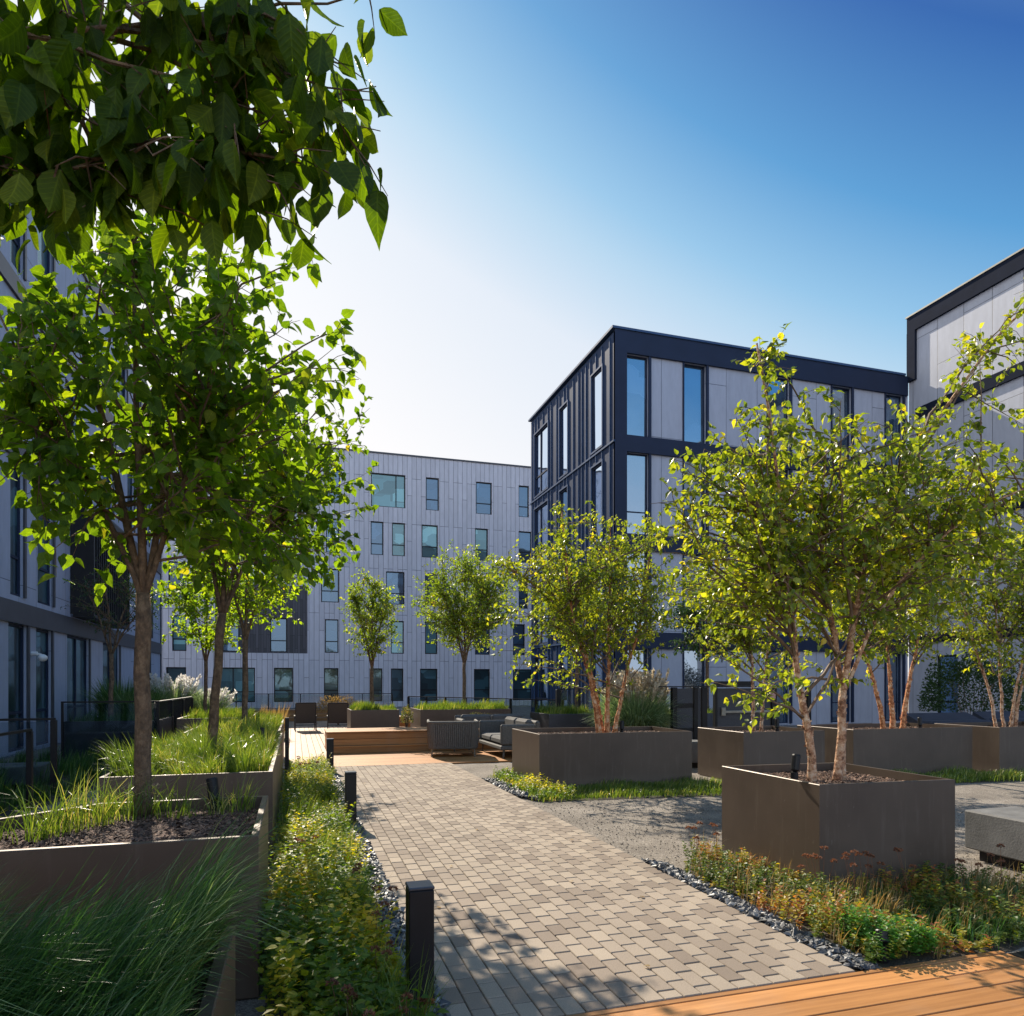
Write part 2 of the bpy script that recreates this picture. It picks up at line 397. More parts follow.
def unit(a): return a / np.maximum(np.linalg.norm(a, axis=1, keepdims=True), 1e-9)
def leaves(name, tmpl, pos, axis, nrm, size, tint, mat, parent=None, curl=None):
    T, FS = tmpl; pos = np.asarray(pos); N = len(pos)
    a = unit(np.asarray(axis)); n = np.asarray(nrm); n = unit(n - a * (n * a).sum(1, keepdims=True)); b = np.cross(a, n)
    size = np.asarray(size)[:, None, None]
    TT = np.broadcast_to(T[None], (N, *T.shape)).copy()
    if curl is not None:
        TT[:, :, 2] -= curl[:, None] * TT[:, :, 1] ** 2
    V = pos[:, None, :] + size * (TT[:, :, 0:1] * b[:, None, :] + TT[:, :, 1:2] * a[:, None, :] + TT[:, :, 2:3] * n[:, None, :])
    nv = len(T); off = (np.arange(N) * nv)[:, None, None]
    faces = [(np.array(F)[None] + off).reshape(-1, len(F[0])) for F in FS]
    o = mesh_np(name, V.reshape(-1, 3), faces, mat, parent, np.repeat(np.asarray(tint), nv), smooth=nv > 10)
    if nv > 10:
        for k_, nm in enumerate(('leaf_x', 'leaf_y')):
            at = o.data.attributes.new(nm, 'FLOAT', 'POINT'); at.data.foreach_set('value', np.tile(T[:, k_].astype(np.float32), N))
    return o

def blades(name, roots, height, lean_dir, lean, width, mat, parent=None, rng=None, tint=None, seg=4, droop=1.0):
    """roots (N,3); height (N,); lean_dir (N,2) unit; lean (N,) 0 upright .. 1.5 arching over"""
    N = len(roots); t = np.linspace(0, 1, seg + 1)
    ang = lean[:, None] * (t[None] ** 1.3) * droop               # angle from vertical along the blade
    ds = height[:, None] / seg
    hx = np.concatenate([np.zeros((N, 1)), np.cumsum(np.sin((ang[:, 1:] + ang[:, :-1]) / 2) * ds, 1)], 1)
    hz = np.concatenate([np.zeros((N, 1)), np.cumsum(np.cos((ang[:, 1:] + ang[:, :-1]) / 2) * ds, 1)], 1)
    C = np.stack([roots[:, 0:1] + hx * lean_dir[:, 0:1], roots[:, 1:2] + hx * lean_dir[:, 1:2], roots[:, 2:3] + hz], 2)
    th = rng.uniform(0, math.pi, N); side = np.stack([np.cos(th), np.sin(th), np.zeros(N)], 1)
    w = width[:, None] * np.array([.7, 1, .9, .6, .05] if seg == 4 else np.linspace(1, .05, seg + 1))[None]
    L = C - side[:, None, :] * w[:, :, None]; Rr = C + side[:, None, :] * w[:, :, None]
    V = np.stack([L, Rr], 2).reshape(N, -1, 3)
    F = np.array([(2 * i, 2 * i + 1, 2 * i + 3, 2 * i + 2) for i in range(seg)])
    nv = V.shape[1]; faces = (F[None] + (np.arange(N) * nv)[:, None, None]).reshape(-1, 4)
    if tint is None: tint = rng.uniform(0, 1, N)
    return mesh_np(name, V.reshape(-1, 3), [faces], mat, parent, np.repeat(tint, nv))

def in_poly(x, y, poly):
    c = np.zeros(len(x), bool); n = len(poly)
    for i in range(n):
        x0, y0 = poly[i]; x1, y1 = poly[(i + 1) % n]
        cond = ((y0 > y) != (y1 > y)) & (x < (x1 - x0) * (y - y0) / ((y1 - y0) or 1e-9) + x0); c ^= cond
    return c
def scatter(rng, poly, n):
    P = np.array(poly); lo = P.min(0); hi = P.max(0); out = np.zeros((0, 2))
    while len(out) < n:
        q = rng.uniform(lo, hi, (n * 2, 2)); out = np.concatenate([out, q[in_poly(q[:, 0], q[:, 1], poly)]])
    return out[:n]

def grass(name, poly, z, n, h, w, mat, seed, lean=(.2, 1.0), wind=(1, -.3), windw=.5, parent=None, tuft=None, edge=.0):
    rng = np.random.default_rng(seed)
    if tuft:
        cen = scatter(rng, poly, tuft); k = rng.integers(0, tuft, n); th = rng.uniform(0, 6.28, n); r = .09 * np.sqrt(rng.uniform(0, 1, n))
        xy = cen[k] + np.stack([np.cos(th), np.sin(th)], 1) * r[:, None]
        ok = in_poly(xy[:, 0], xy[:, 1], poly); xy[~ok] = cen[k][~ok]; out = np.stack([np.cos(th), np.sin(th)], 1)
    else:
        xy = scatter(rng, poly, n); th = rng.uniform(0, 6.28, n); out = np.stack([np.cos(th), np.sin(th)], 1)
    xy = xy + rng.normal(0, edge, xy.shape)
    d = unit(np.concatenate([out * (1 - windw) + np.array(wind)[None] * windw, np.zeros((n, 1))], 1))[:, :2]
    patch = .75 + .35 * np.sin(xy[:, 0] * 5.1 + 1.3 * np.sin(xy[:, 1] * 3.7 + seed)) * np.cos(xy[:, 1] * 4.3)
    H = h * rng.uniform(.5, 1.15, n) * np.clip(patch, .5, 1.2)
    tint = np.clip(rng.beta(2, 2.2, n) + .15 * np.sin(xy[:, 0] * 7 + xy[:, 1] * 5), 0, 1)
    return blades(name, np.column_stack([xy, np.full(n, z)]), H, d, rng.uniform(*lean, n), rng.uniform(.6, 1.2, n) * w, mat, parent, rng, tint)

# ------------------------------------------------------------------ trees
def bez(p0, p1, p2, n):
    return [p0 * ((1 - t) ** 2) + p1 * (2 * t * (1 - t)) + p2 * (t * t) for t in [i / n for i in range(n + 1)]]
def stem_at(st, t):
    pts = st[0]; x = t * (len(pts) - 1); i = min(int(x), len(pts) - 2); f = x - i
    return Vector(pts[i]).lerp(Vector(pts[i + 1]), f)
def wobble(pts, rng, amp, sub=3):
    out = []
    P = [Vector(p) for p in pts]
    for i in range(len(P) - 1):
        p0 = P[max(i - 1, 0)]; p1 = P[i]; p2 = P[i + 1]; p3 = P[min(i + 2, len(P) - 1)]
        for k in range(sub):
            t = k / sub
            q = .5 * ((2 * p1) + (p2 - p0) * t + (2 * p0 - 5 * p1 + 4 * p2 - p3) * t * t + (3 * p1 - p0 - 3 * p2 + p3) * t ** 3)
            if i + k > 0: q = q + Vector(rng.normal(0, amp, 3))
            out.append(q)
    out.append(P[-1]); return out
def tree(name, label, cat, base, stems, center, radii, nsec, leafsize, perleaf, bark, leafm, tmpl, seed, group=None,
         zmin=-.6, twiglen=(.2, .45), twigstep=.13, dens=1.0, extra=(), flake=False, upright=.35, droop=.5, fromt=.35, shell=(.45, 1.0), skip=None):
    rng = np.random.default_rng(seed)
    if skip is None: skip = 1 if fromt < .2 else 0
    root = thing(name, label, cat, base, 0, group)
    tb = MB(); cb = MB(); B = Vector(base); ST = []
    for pts, r0, r1 in stems:
        w = wobble(pts, rng, .006); n = len(w)
        rr = [r0 + (r1 - r0) * (i / (n - 1)) ** .8 for i in range(n)]
        if abs(w[0].z - base[2]) < .25: rr[0] *= 1.3
        rr = [r * rng.uniform(.94, 1.06) for r in rr]
        tb.tube(w, rr, 9 if r0 > .03 else 6); ST.append((w, r0, r1))
        if flake:
            for _ in range(int(70 * r0 / .04)):
                t = rng.uniform(.02, .55); p = stem_at((w,), t); r = r0 + (r1 - r0) * t; a = rng.uniform(0, 6.28)
                d = Vector((math.cos(a), math.sin(a), 0)); s_ = Vector((-math.sin(a), math.cos(a), 0)); L = rng.uniform(.012, .035); W = rng.uniform(.006, .022)
                q = p + d * r * .96; q2 = q + s_ * L * .7 + d * L * rng.uniform(.05, .40) + Vector((0, 0, rng.uniform(-.01, .02)))
                tb.add([q + Vector((0, 0, -W)), q2 + Vector((0, 0, -W * .8)), q2 + Vector((0, 0, W * .8)), q + Vector((0, 0, W))], [(0, 1, 2, 3)])
    trunk = tb.build('trunk', bark, root, smooth=True); world_child(trunk, root)
    C = Vector(center); LP = []; LA = []; LN = []
    targets = []
    for _ in range(nsec):
        while True:
            u = rng.normal(0, 1, 3); u /= np.linalg.norm(u)
            if u[2] > zmin: break
        rr = rng.uniform(*shell) ** .6
        targets.append((C + Vector(u * np.array(radii) * rr), 1.0))
    for e in extra: targets.append((Vector(e), .8))
    def emit(p, d, k):
        for _ in range(k):
            a = d * .5 + Vector(rng.normal(0, .55, 3)) + Vector((0, 0, -droop)); LP.append(p); LA.append(a)
            LN.append(Vector(rng.normal(0, .55, 3)) + Vector((0, 0, 1)))
    for tg, sc_ in targets:
        best = None
        for _ in range(7):
            st = ST[rng.integers(skip, len(ST))]; t = rng.uniform(fromt, 1.0); p = stem_at(st, t)
            hd = math.hypot(tg.x - p.x, tg.y - p.y); cost = (tg - p).length + 1.5 * max(0, p.z - (tg.z - upright * hd)) + (0 if t > fromt + .05 else .2)
            if best is None or cost < best[0]: best = (cost, p, st, t)
        _, p, st, t = best; L = (tg - p).length
        if L < .15: continue
        ctrl = p.lerp(tg, .5) + Vector((0, 0, .12 * L)) + Vector(rng.normal(0, .07 * L, 3))
        n = max(4, int(L / .14)); pl = bez(p, ctrl, tg, n)
        pl = [q + Vector(rng.normal(0, .010, 3)) if 0 < i < n else q for i, q in enumerate(pl)]
        r0 = min(.0115 * (.5 + L * .5), st[1] * .5) ; cb.tube(pl, [r0 * (1 - .85 * i / n) for i in range(n + 1)], 5, cap=False)
        acc = 0
        for i in range(1, n + 1):
            if i / n < .22: continue
            d = (pl[i] - pl[i - 1]).normalized()
            for _ in range(max(1, int(round((pl[i] - pl[i - 1]).length / twigstep)))):
                td = (d * .6 + Vector(rng.normal(0, .6, 3)) + Vector((0, 0, .15))).normalized(); tl = rng.uniform(*twiglen) * (1.1 - .5 * i / n)
                q0 = pl[i - 1].lerp(pl[i], rng.uniform(0, 1)); q2 = q0 + td * tl + Vector((0, 0, -.18 * tl)); q1 = q0.lerp(q2, .5) + Vector((0, 0, .08 * tl))
                cb.tube([q0, q1, q2], [.0032, .0024, .0012], 3, cap=False)
                m = max(2, int(tl / (leafsize * .42) * dens * 1.9))
                for k in range(m):
                    f = (k + rng.uniform(.2, 1)) / m; emit(q0.lerp(q1, f * 2) if f < .5 else q1.lerp(q2, f * 2 - 1), td, perleaf)
    for st in ST[(1 if skip else 0):]:
        for k in range(int(26 * dens) + 8):
            t = 1 - .45 * rng.uniform(0, 1) ** 1.3; q0 = stem_at(st, t); td = Vector(rng.normal(0, 1, 3)) + Vector((0, 0, .5)); td.normalize(); tl = rng.uniform(*twiglen) * .8
            q2 = q0 + td * tl; q1 = q0.lerp(q2, .5) + Vector((0, 0, .04)); cb.tube([q0, q1, q2], [.0032, .0024, .0012], 3, cap=False)
            m = max(3, int(tl / (leafsize * .42) * dens * 1.6))
            for j in range(m):
                f = (j + rng.uniform(.2, 1)) / m; emit(q0.lerp(q2, f), td, perleaf)
    bt = cb.build('branches', M['twig'] if bark is not M['bark'] else M['bark'], root); world_child(bt, root)
    N = len(LP); P = np.array([tuple(x) for x in LP]); A = np.array([tuple(x) for x in LA]); Nn = np.array([tuple(x) for x in LN])
    P = P + rng.normal(0, leafsize * .25, P.shape)
    tint = np.clip(rng.beta(2, 2.5, N) + .12 * np.sin(P[:, 0] * 4 + seed) * np.cos(P[:, 2] * 5), 0, 1)
    cr = leaves('crown', tmpl, P, A, Nn, rng.uniform(.65, 1.15, N) * leafsize, tint, leafm, root, curl=rng.normal(.12, .22, N)); world_child(cr, root)
    print(label[:40], 'leaves', N)
    return root

# ------------------------------------------------------------------ walls with real openings
def wall(name, mp, a0, a1, z0, z1, holes, mat, parent, depth=.18, thick=None):
    """holes: (a_lo, a_hi, z_lo, z_hi); mp(a, d, z) -> world; one mesh with reveals"""
    xs = sorted({a0, a1, *[h[0] for h in holes], *[h[1] for h in holes]}); zs = sorted({z0, z1, *[h[2] for h in holes], *[h[3] for h in holes]})
    xs = [x for x in xs if a0 <= x <= a1]; zs = [z for z in zs if z0 <= z <= z1]
    mb = MB()
    for i in range(len(xs) - 1):
        for j in range(len(zs) - 1):
            cx = (xs[i] + xs[i + 1]) / 2; cz = (zs[j] + zs[j + 1]) / 2
            if any(h[0] < cx < h[1] and h[2] < cz < h[3] for h in holes): continue
            mb.add([mp(xs[i], 0, zs[j]), mp(xs[i + 1], 0, zs[j]), mp(xs[i + 1], 0, zs[j + 1]), mp(xs[i], 0, zs[j + 1])], [(0, 1, 2, 3)])
    for h in holes:
        A, Bq, c, d = h; V = [mp(A, 0, c), mp(Bq, 0, c), mp(Bq, 0, d), mp(A, 0, d), mp(A, depth, c), mp(Bq, depth, c), mp(Bq, depth, d), mp(A, depth, d)]
        mb.add(V, [(0, 4, 5, 1), (1, 5, 6, 2), (2, 6, 7, 3), (3, 7, 4, 0)])
    o = mb.build(name, mat, parent)
    return world_child(o, parent) if parent else o
def mbox(mb, mp, a0, a1, d0, d1, z0, z1, t=.5):
    V = [mp(a, d, z) for z in (z0, z1) for d in (d0, d1) for a in (a0, a1)]
    mb.add(V, [(0, 2, 3, 1), (4, 5, 7, 6), (0, 1, 5, 4), (2, 6, 7, 3), (0, 4, 6, 2), (1, 3, 7, 5)], t)
def window(mp, h, parent, depth=.18, fw=.06, mull=(), trans=(), glass='glass', frame='black', lower=None, rng=random):
    a0, a1, z0, z1 = h; e = .003
    mb = MB(); f0 = depth - .07; f1 = depth - .005
    a0 += e; a1 -= e; z0 += e; z1 -= e
    mbox(mb, mp, a0, a0 + fw, f0, f1, z0, z1); mbox(mb, mp, a1 - fw, a1, f0, f1, z0, z1)
    mbox(mb, mp, a0 + fw, a1 - fw, f0, f1, z0, z0 + fw); mbox(mb, mp, a0 + fw, a1 - fw, f0, f1, z1 - fw, z1)
    for m in mull:
        x = a0 + m * (a1 - a0); mbox(mb, mp, x - fw * .45, x + fw * .45, f0 + .005, f1 - .004, z0 + fw, z1 - fw)
    for m in trans:
        z = z0 + m * (z1 - z0); mbox(mb, mp, a0 + fw, a1 - fw, f0 + .010, f1 - .008, z - fw * .5, z + fw * .5)
    w = mb.build('window', M[frame], parent); world_child(w, parent)
    tl = rng.uniform(-.012, .012); tz = rng.uniform(-.02, .012)
    g = MB(); d = depth - .03; H = z1 - z0; W = a1 - a0
    g.add([mp(a0 + .01, d - tl * W, z0 + .01), mp(a1 - .01, d + tl * W, z0 + .01), mp(a1 - .01, d + tl * W + tz * H * .3, z1 - .01), mp(a0 + .01, d - tl * W + tz * H * .3, z1 - .01)], [(0, 1, 2, 3)])
    p = g.build('pane', M[glass], w); world_child(p, parent)
    p.matrix_parent_inverse = w.matrix_parent_inverse.inverted() @ p.matrix_parent_inverse @ Matrix.Identity(4)
    p.matrix_parent_inverse = Matrix.Identity(4)
    return w

# ================================================================== SETTING
def ground():
    mb = MB(); n = 1
    mb.add([(-300, -300, -.03), (300, -300, -.03), (300, 300, -.03), (-300, 300, -.03)], [(0, 1, 2, 3)])
    return struct(mb.build('ground', M['gravel']))
ground()

def pavers():
    rng = random.Random(3); mb = MB(); w, L, g = .1016, .172, .0062
    for c in range(21):
        x = .662 + c * w; off = 0 if c % 2 else L / 2; y = 2.955 - off
        while y < 12.93:
            a, b = max(y, 2.955), min(y + L, 12.93)
            if b - a > .02:
                t = rng.choice([.05, .15, .3, .35, .5, .6, .7, .8, .95]) * .8 + rng.uniform(0, .2); dz = rng.uniform(-.0012, .0012)
                mb.box(x + g * .4, x + w - g * .4, a + g * .75, b - g * .75, -.05, dz, t, .004)
            y += L
    o = mb.build('path', M['paver']); struct(o)
    j = MB(); j.box(.655, 2.80, 2.955, 12.935, -.06, -.011); struct(j.build('path_joint_sand', M['soil']))
pavers()

def deck(name, x0, x1, y0, y1, along, mat, bw=.14, g=.006, z=0, seed=1):
    rng = random.Random(seed); mb = MB()
    lo, hi, l0, l1 = (y0, y1, x0, x1) if along == 'x' else (x0, x1, y0, y1)
    p = lo
    while p < hi - .02:
        q = min(p + bw, hi); s = l0 - rng.uniform(0, 2.5)
        while s < l1:
            e = s + 3.6; a, b = max(s, l0), min(e, l1)
            if b - a > .05:
                if along == 'x': mb.box(a + .001, b - .001, p + g / 2, q - g / 2, z - .025, z, rng.random(), .003)
                else: mb.box(p + g / 2, q - g / 2, a + .001, b - .001, z - .025, z, rng.random(), .003)
            s = e
        p = q
    return struct(mb.build(name, mat))
deck('front_deck', -3.0, 3.78, -1.01, 2.95, 'x', M['deckx'], .145, .009, seed=4)
deck('side_deck', 3.785, 9.0, -1.0, 2.75, 'x', M['decky'], seed=5).data.materials[0] = M['charcoal']
deck('lounge_deck', .662, 8.0, 12.94, 15.27, 'x', M['deckx'], seed=6)
deck('boardwalk', -.28, .655, 12.94, 28.6, 'y', M['decky'], seed=8)
deck('rear_deck', .662, 6.5, 16.65, 28.6, 'y', M['decky'], seed=9)
u = MB(); u.box(-3.0, 9, -1.0, 2.948, -.028, -.027); struct(u.build('deck_shadow_gap', M['black']))
u = MB(); u.box(-.28, 8.0, 12.945, 28.6, -.0285, -.0265); struct(u.build('deck_underlay', M['black']))

def soilbed(name, poly, z=-.025):
    rng = random.Random(len(poly)); mb = MB(); mb.prism(poly, -.04, z); return struct(mb.build(name, M['soil']))
LB_ = [(-.13, .8), (.46, .8), (.44, 12.9), (-.16, 12.9)]
PB1 = [(2.90, 2.97), (3.9, 2.97), (4.75, 3.15), (5.3, 3.65), (4.86, 4.12), (3.63, 4.12), (3.63, 5.4), (3.2, 5.25), (2.90, 4.9)]
PB2 = [(3.0, 8.45), (4.4, 8.35), (6.2, 8.1), (6.3, 9.3), (5.72, 9.45), (3.35, 9.45), (3.35, 11.2), (3.05, 10.9), (2.95, 9.8)]
PB4 = [(8.7, 8.3), (10.4, 8.1), (13, 7.9), (13, 8.5), (11.3, 8.55), (10.95, 8.95), (8.6, 8.95)]
soilbed('left_bed', LB_); soilbed('right_bed', PB1); soilbed('middle_bed', PB2); soilbed('far_bed', PB4)
soilbed('house_bed', [(-5.58, 8), (-3.4, 8), (-2.55, 12), (-2.6, 15.1), (-5.58, 15.1)])

def rocks(name, poly, n, size, mat, seed, z=.005, flat=.5, parent=None):
    rng = np.random.default_rng(seed); xy = scatter(rng, poly, n)
    T = np.array([(-1, -.7, -.4), (.9, -.9, -.5), (1.1, .6, -.4), (-.7, 1, -.5), (-.6, -.5, .5), (.7, -.4, .4), (.5, .7, .6), (-.5, .4, .45)])
    F = np.array([(0, 1, 5, 4), (1, 2, 6, 5), (2, 3, 7, 6), (3, 0, 4, 7), (4, 5, 6, 7)])
    s = rng.uniform(.45, 1.2, n) * size; Vv = T[None] * (1 + rng.normal(0, .18, (n, 8, 3)))
    Vv = Vv * np.stack([rng.uniform(.6, 1.3, n), rng.uniform(.6, 1.1, n), rng.uniform(.6, 1.2, n) * flat], 1)[:, None, :]
    tilt = rng.normal(0, .35, (n, 2)); Vv[:, :, 2] += Vv[:, :, 0] * tilt[:, 0:1] + Vv[:, :, 1] * tilt[:, 1:2]
    a = rng.uniform(0, 6.28, n); ca, sa = np.cos(a)[:, None], np.sin(a)[:, None]
    X = Vv[:, :, 0] * ca - Vv[:, :, 1] * sa; Y = Vv[:, :, 0] * sa + Vv[:, :, 1] * ca
    V = np.stack([X * s[:, None] + xy[:, 0:1], Y * s[:, None] + xy[:, 1:2], Vv[:, :, 2] * s[:, None] + z + rng.uniform(0, .6, n)[:, None] * size], 2)
    faces = (F[None] + (np.arange(n) * 8)[:, None, None]).reshape(-1, 4)
    return mesh_np(name, V.reshape(-1, 3), [faces], mat, parent, np.repeat(rng.uniform(0, 1, n), 8))
for nm, poly, n, lab in (('slate_gravel', [(.47, 1.2), (.655, 1.2), (.655, 12.7), (.47, 12.7)], 4600, 'dark slate chips along the left edge of the paved path'),
                    ('slate_gravel', [(2.80, 2.96), (2.93, 2.96), (2.93, 5.1), (2.80, 5.35)], 950, 'slate chips between the paving and the near right bed'),
                    ('slate_gravel', [(2.80, 9.0), (3.0, 8.45), (3.05, 10.4), (2.80, 10.6)], 900, 'slate chips between the paving and the middle bed')):
    tag(rocks(nm, poly, n, .026, M['slate'], n, 0.0), lab, 'gravel', None, 'stuff')
tag(rocks('loose_grit', [(2.85, 5.4), (6.5, 3.6), (8, 3.4), (8, 8.0), (2.85, 8.4)], 5000, .0075, M['gravel'], 77, -.028, .7), 'pale loose grit on the gravel court right of the path', 'grit', None, 'stuff')

# ================================================================== BUILDINGS
# --- far building (faces the camera)
def far_building():
    Y0 = 44.5; mp = lambda a, d, z: (a, Y0 + d, z)
    root = thing('apartment_building', 'pale vertically clad building closing the far end of the court', 'building', (3, Y0, 0))
    rows = [[(1.74, 2.64), (4.53, 6.69), (8.0, 8.85), (11.31, 12.39), (14.24, 14.97)], [(1.8, 2.58), (4.51, 5.3), (5.84, 6.66), (7.73, 8.78), (11.24, 12.12), (14.24, 15.18)],
            [(-4.1, -3.2), (-1.4, -.5), (1.51, 2.58), (5.46, 6.63), (7.94, 8.78), (11.24, 12.26), (14.24, 14.9)],
            [(-6.81, -6.05), (-4.16, -3.19), (-1.45, -.48), (1.74, 2.55), (5.77, 6.59), (7.94, 8.75), (11.24, 12.26), (13.84, 14.69)],
            [(-7.13, -6.07), (-4.35, -2.3), (-1.23, -.13), (1.68, 2.55), (4.44, 5.24), (5.77, 6.56), (7.62, 8.75), (11.17, 12.26), (13.84, 15.18)]]
    rows[0] += [(-2, -1), (-6, -5)]; rows[1] += [(-2, -1), (-6.5, -5.5)]; rows[2] += [(-7, -6.1)]
    zz = [(12.6, 14.7), (9.55, 11.65), (6.47, 8.55), (3.36, 5.43), (.35, 2.42)]
    dark = (-4.51, .71, 3.3, 7.4)
    holes = [(a, b, z0, z1) for r, (z0, z1) in zip(rows, zz) for a, b in r]
    dh = [h for h in holes if h[0] > dark[0] and h[1] < dark[1] and h[2] > dark[2] and h[2] < 4]
    inner = [h for h in holes if dark[0] < (h[0] + h[1]) / 2 < dark[1] and dark[2] < (h[2] + h[3]) / 2 < dark[3]]
    outer = [h for h in holes if h not in inner and not (dark[0] < (h[0] + h[1]) / 2 < dark[1] and h[2] < 7.4 < h[3])]
    wall('wall', mp, -14, 19, -.02, 15.93, outer + [dark], M['clad'], root)
    mp2 = lambda a, d, z: (a, Y0 + .06 + d, z)
    inner2 = [(a, b, z0, min(z1, 7.35)) for a, b, z0, z1 in inner]
    wall('dark_wall_panel', mp2, dark[0], dark[1], dark[2], dark[3], inner2, M['darkclad'], root)
    rg = random.Random(5)
    for h in outer + inner2:
        W = h[1] - h[0]; k = rg.random()
        if W > 1.9: window(mp, h, root, mull=(.73,) if h[2] > 9 else (.4, .72), trans=() if h[2] > 9 else (.3,), glass='blind', rng=rg)
        else: window(mp2 if h in inner2 else mp, h, root, trans=(.34,), glass='glass' if h[2] > 3 and k < .75 else ('glass_teal' if k < .6 else 'blind' if h[2] > 3 else 'glass_teal'), rng=rg)
    # body and roof
    b = MB(); b.box(-14, 19, Y0 + .3, Y0 + 12, 0, 15.6); world_child(b.build('body', M['clad'], root), root)
    r = MB(); r.box(-14.05, 19.05, Y0 - .06, Y0 + 12.1, 15.93, 16.02); world_child(r.build('roof_coping', M['charcoal'], root), root)
    f = MB(); f.box(-.95 - .6, -.75, Y0 - .03, Y0 - .002, 2.9, 3.02)
    # lower blinds behind some panes
far_building()

# --- dark framed building right of centre
def rb():
    X0, Y0 = 10.0, 21.0
    root = thing('dark_framed_building', 'navy metal framed block with tall windows and grey panels behind the birches', 'building', (X0, Y0, 0))
    mf = lambda a, d, z: (a, Y0 + d, z); ms = lambda a, d, z: (X0 + d, a, z)
    cols = [(10.44, 11.26), (12.61, 13.46), (15.98, 16.88), (18.74, 19.6), (21.2, 22.0)]
    zz = [(.06, 2.64), (3.19, 5.89), (6.44, 9.14), (9.69, 12.39)]
    fh = [(a, b, z0, z1) for z0, z1 in zz for a, b in cols]
    wall('front_wall', mf, X0, 22.27, -.02, 13.0, fh, M['greypanel'], root, .14)
    rg = random.Random(2)
    for h in fh: window(mf, h, root, .14, .035, mull=(), trans=(.28,) if h[2] < 9 else (), glass='glass_clear', frame='navy', rng=rg)
    fr = MB()
    for z0, z1 in ((12.39, 13.12), (9.14, 9.69), (5.89, 6.44), (2.64, 3.19)): mbox(fr, mf, X0 + .44, 22.2, -.09, -.002, z0, z1)
    mbox(fr, mf, X0, X0 + .44, -.095, -.002, -.02, 13.12)
    for a, b in cols:
        for z0, z1 in zz:
            mbox(fr, mf, b, b + .09, -.07, -.003, z0, z1); mbox(fr, mf, a - .05, a, -.045, -.003, z0, z1)
    world_child(fr.build('front_frame', M['navy'], root), root)
    sw = [(27.21, 28.91), (25.03, 25.89), (21.86, 22.76)]
    sz = [(.1, 2.6), (3.15, 5.8), (6.35, 9.05), (9.6, 12.3)]
    sh = [(a, b, z0, z1) for z0, z1 in sz for a, b in sw]
    wall('side_wall', ms, Y0 - .095, 29.45, -.02, 13.05, sh, M['navy_side'], root, .08)
    for h in sh: window(ms, h, root, .08, .06, mull=(.6,) if h[1] - h[0] > 1.2 else (), trans=(.3,) if h[1] - h[0] > 1.2 else (), glass='glass_clear', frame='navy', rng=rg)
    rb_ = MB(); y = Y0 + .25; rr = random.Random(9)
    while y < 29.4:
        for z0, z1 in ((0, 3.0), (3.06, 6.2), (6.26, 9.42), (9.48, 12.95)):
            segs = [(z0, z1)]
            for a, b, c, d in sh:
                if a - .03 < y < b + .03: segs = [(s0, s1) for q in segs for s0, s1 in ((q[0], min(q[1], c - .04)), (max(q[0], d + .04), q[1])) if s1 - s0 > .05]
            for s0, s1 in segs: mbox(rb_, ms, y, y + .03, -.035, -.001, s0, s1)
        y += rr.choice([.32, .38, .5, .62])
    for z in (3.0, 6.2, 9.42): mbox(rb_, ms, Y0 - .09, 29.45, -.05, -.002, z, z + .06)
    for a, b, c, d in sh:
        mbox(rb_, ms, a - .06, a, -.045, -.003, c - .06, d + .06); mbox(rb_, ms, b, b + .06, -.045, -.003, c - .06, d + .06); mbox(rb_, ms, a, b, -.045, -.003, d, d + .06); mbox(rb_, ms, a, b, -.045, -.003, c - .06, c)
    world_child(rb_.build('standing_seam', M['navy_rib'], root), root)
    b = MB(); b.box(X0 + .3, 22.0, Y0 + .3, 29.45, 0, 12.9); world_child(b.build('body', M['navy'], root), root)
    r = MB(); r.box(X0 - .1, 22.05, Y0 - .13, 29.55, 13.125, 13.2); world_child(r.build('roof_coping', M['navy_rib'], root), root)
rb()

# --- taller block at the right edge
def wing():
    X0 = 22.28
    root = thing('tall_pale_building', 'taller pale panelled block at the right with a dark edged roofline', 'building', (X0, 14, 0))
    mp = lambda a, d, z: (X0 + d, a, z)
    zz = [(.1, 2.5), (3.6, 6.4), (7.9, 10.4)]
    holes = [(a, b, z0, z1) for z0, z1 in zz for a, b in ((8.2, 9.2), (11.2, 12.2), (14.6, 15.6))] + [(18.9, 19.8, .1, 2.5)]
    wall('wall', mp, 5, 20.96, -.02, 15.0, holes, M['wingpanel'], root)
    rg = random.Random(4)
    for h in holes: window(mp, h, root, trans=(.3,), rng=rg)
    f = MB(); mbox(f, mp, 5, 20.96, -.10, -.002, 14.75, 15.32); mbox(f, mp, 5, 20.59, -.08, -.003, 11.35, 11.78); mbox(f, mp, 20.6, 20.965, -.105, -.003, 12.9, 14.748)
    mbox(f, mp, 5, 20.9, -.07, -.003, 3.0, 3.3); mbox(f, mp, 5, 20.9, -.07, -.003, 7.1, 7.4)
    world_child(f.build('roof_fascia', M['trim'], root), root)
    b = MB(); b.box(X0 + .3, 34, 5.1, 20.95, 0, 14.9); world_child(b.build('body', M['navy'], root), root)
    r = MB(); r.box(X0 - .13, 34, 4.9, 21.0, 15.325, 15.38); world_child(r.build('roof_coping', M['steel'], root), root)
wing()

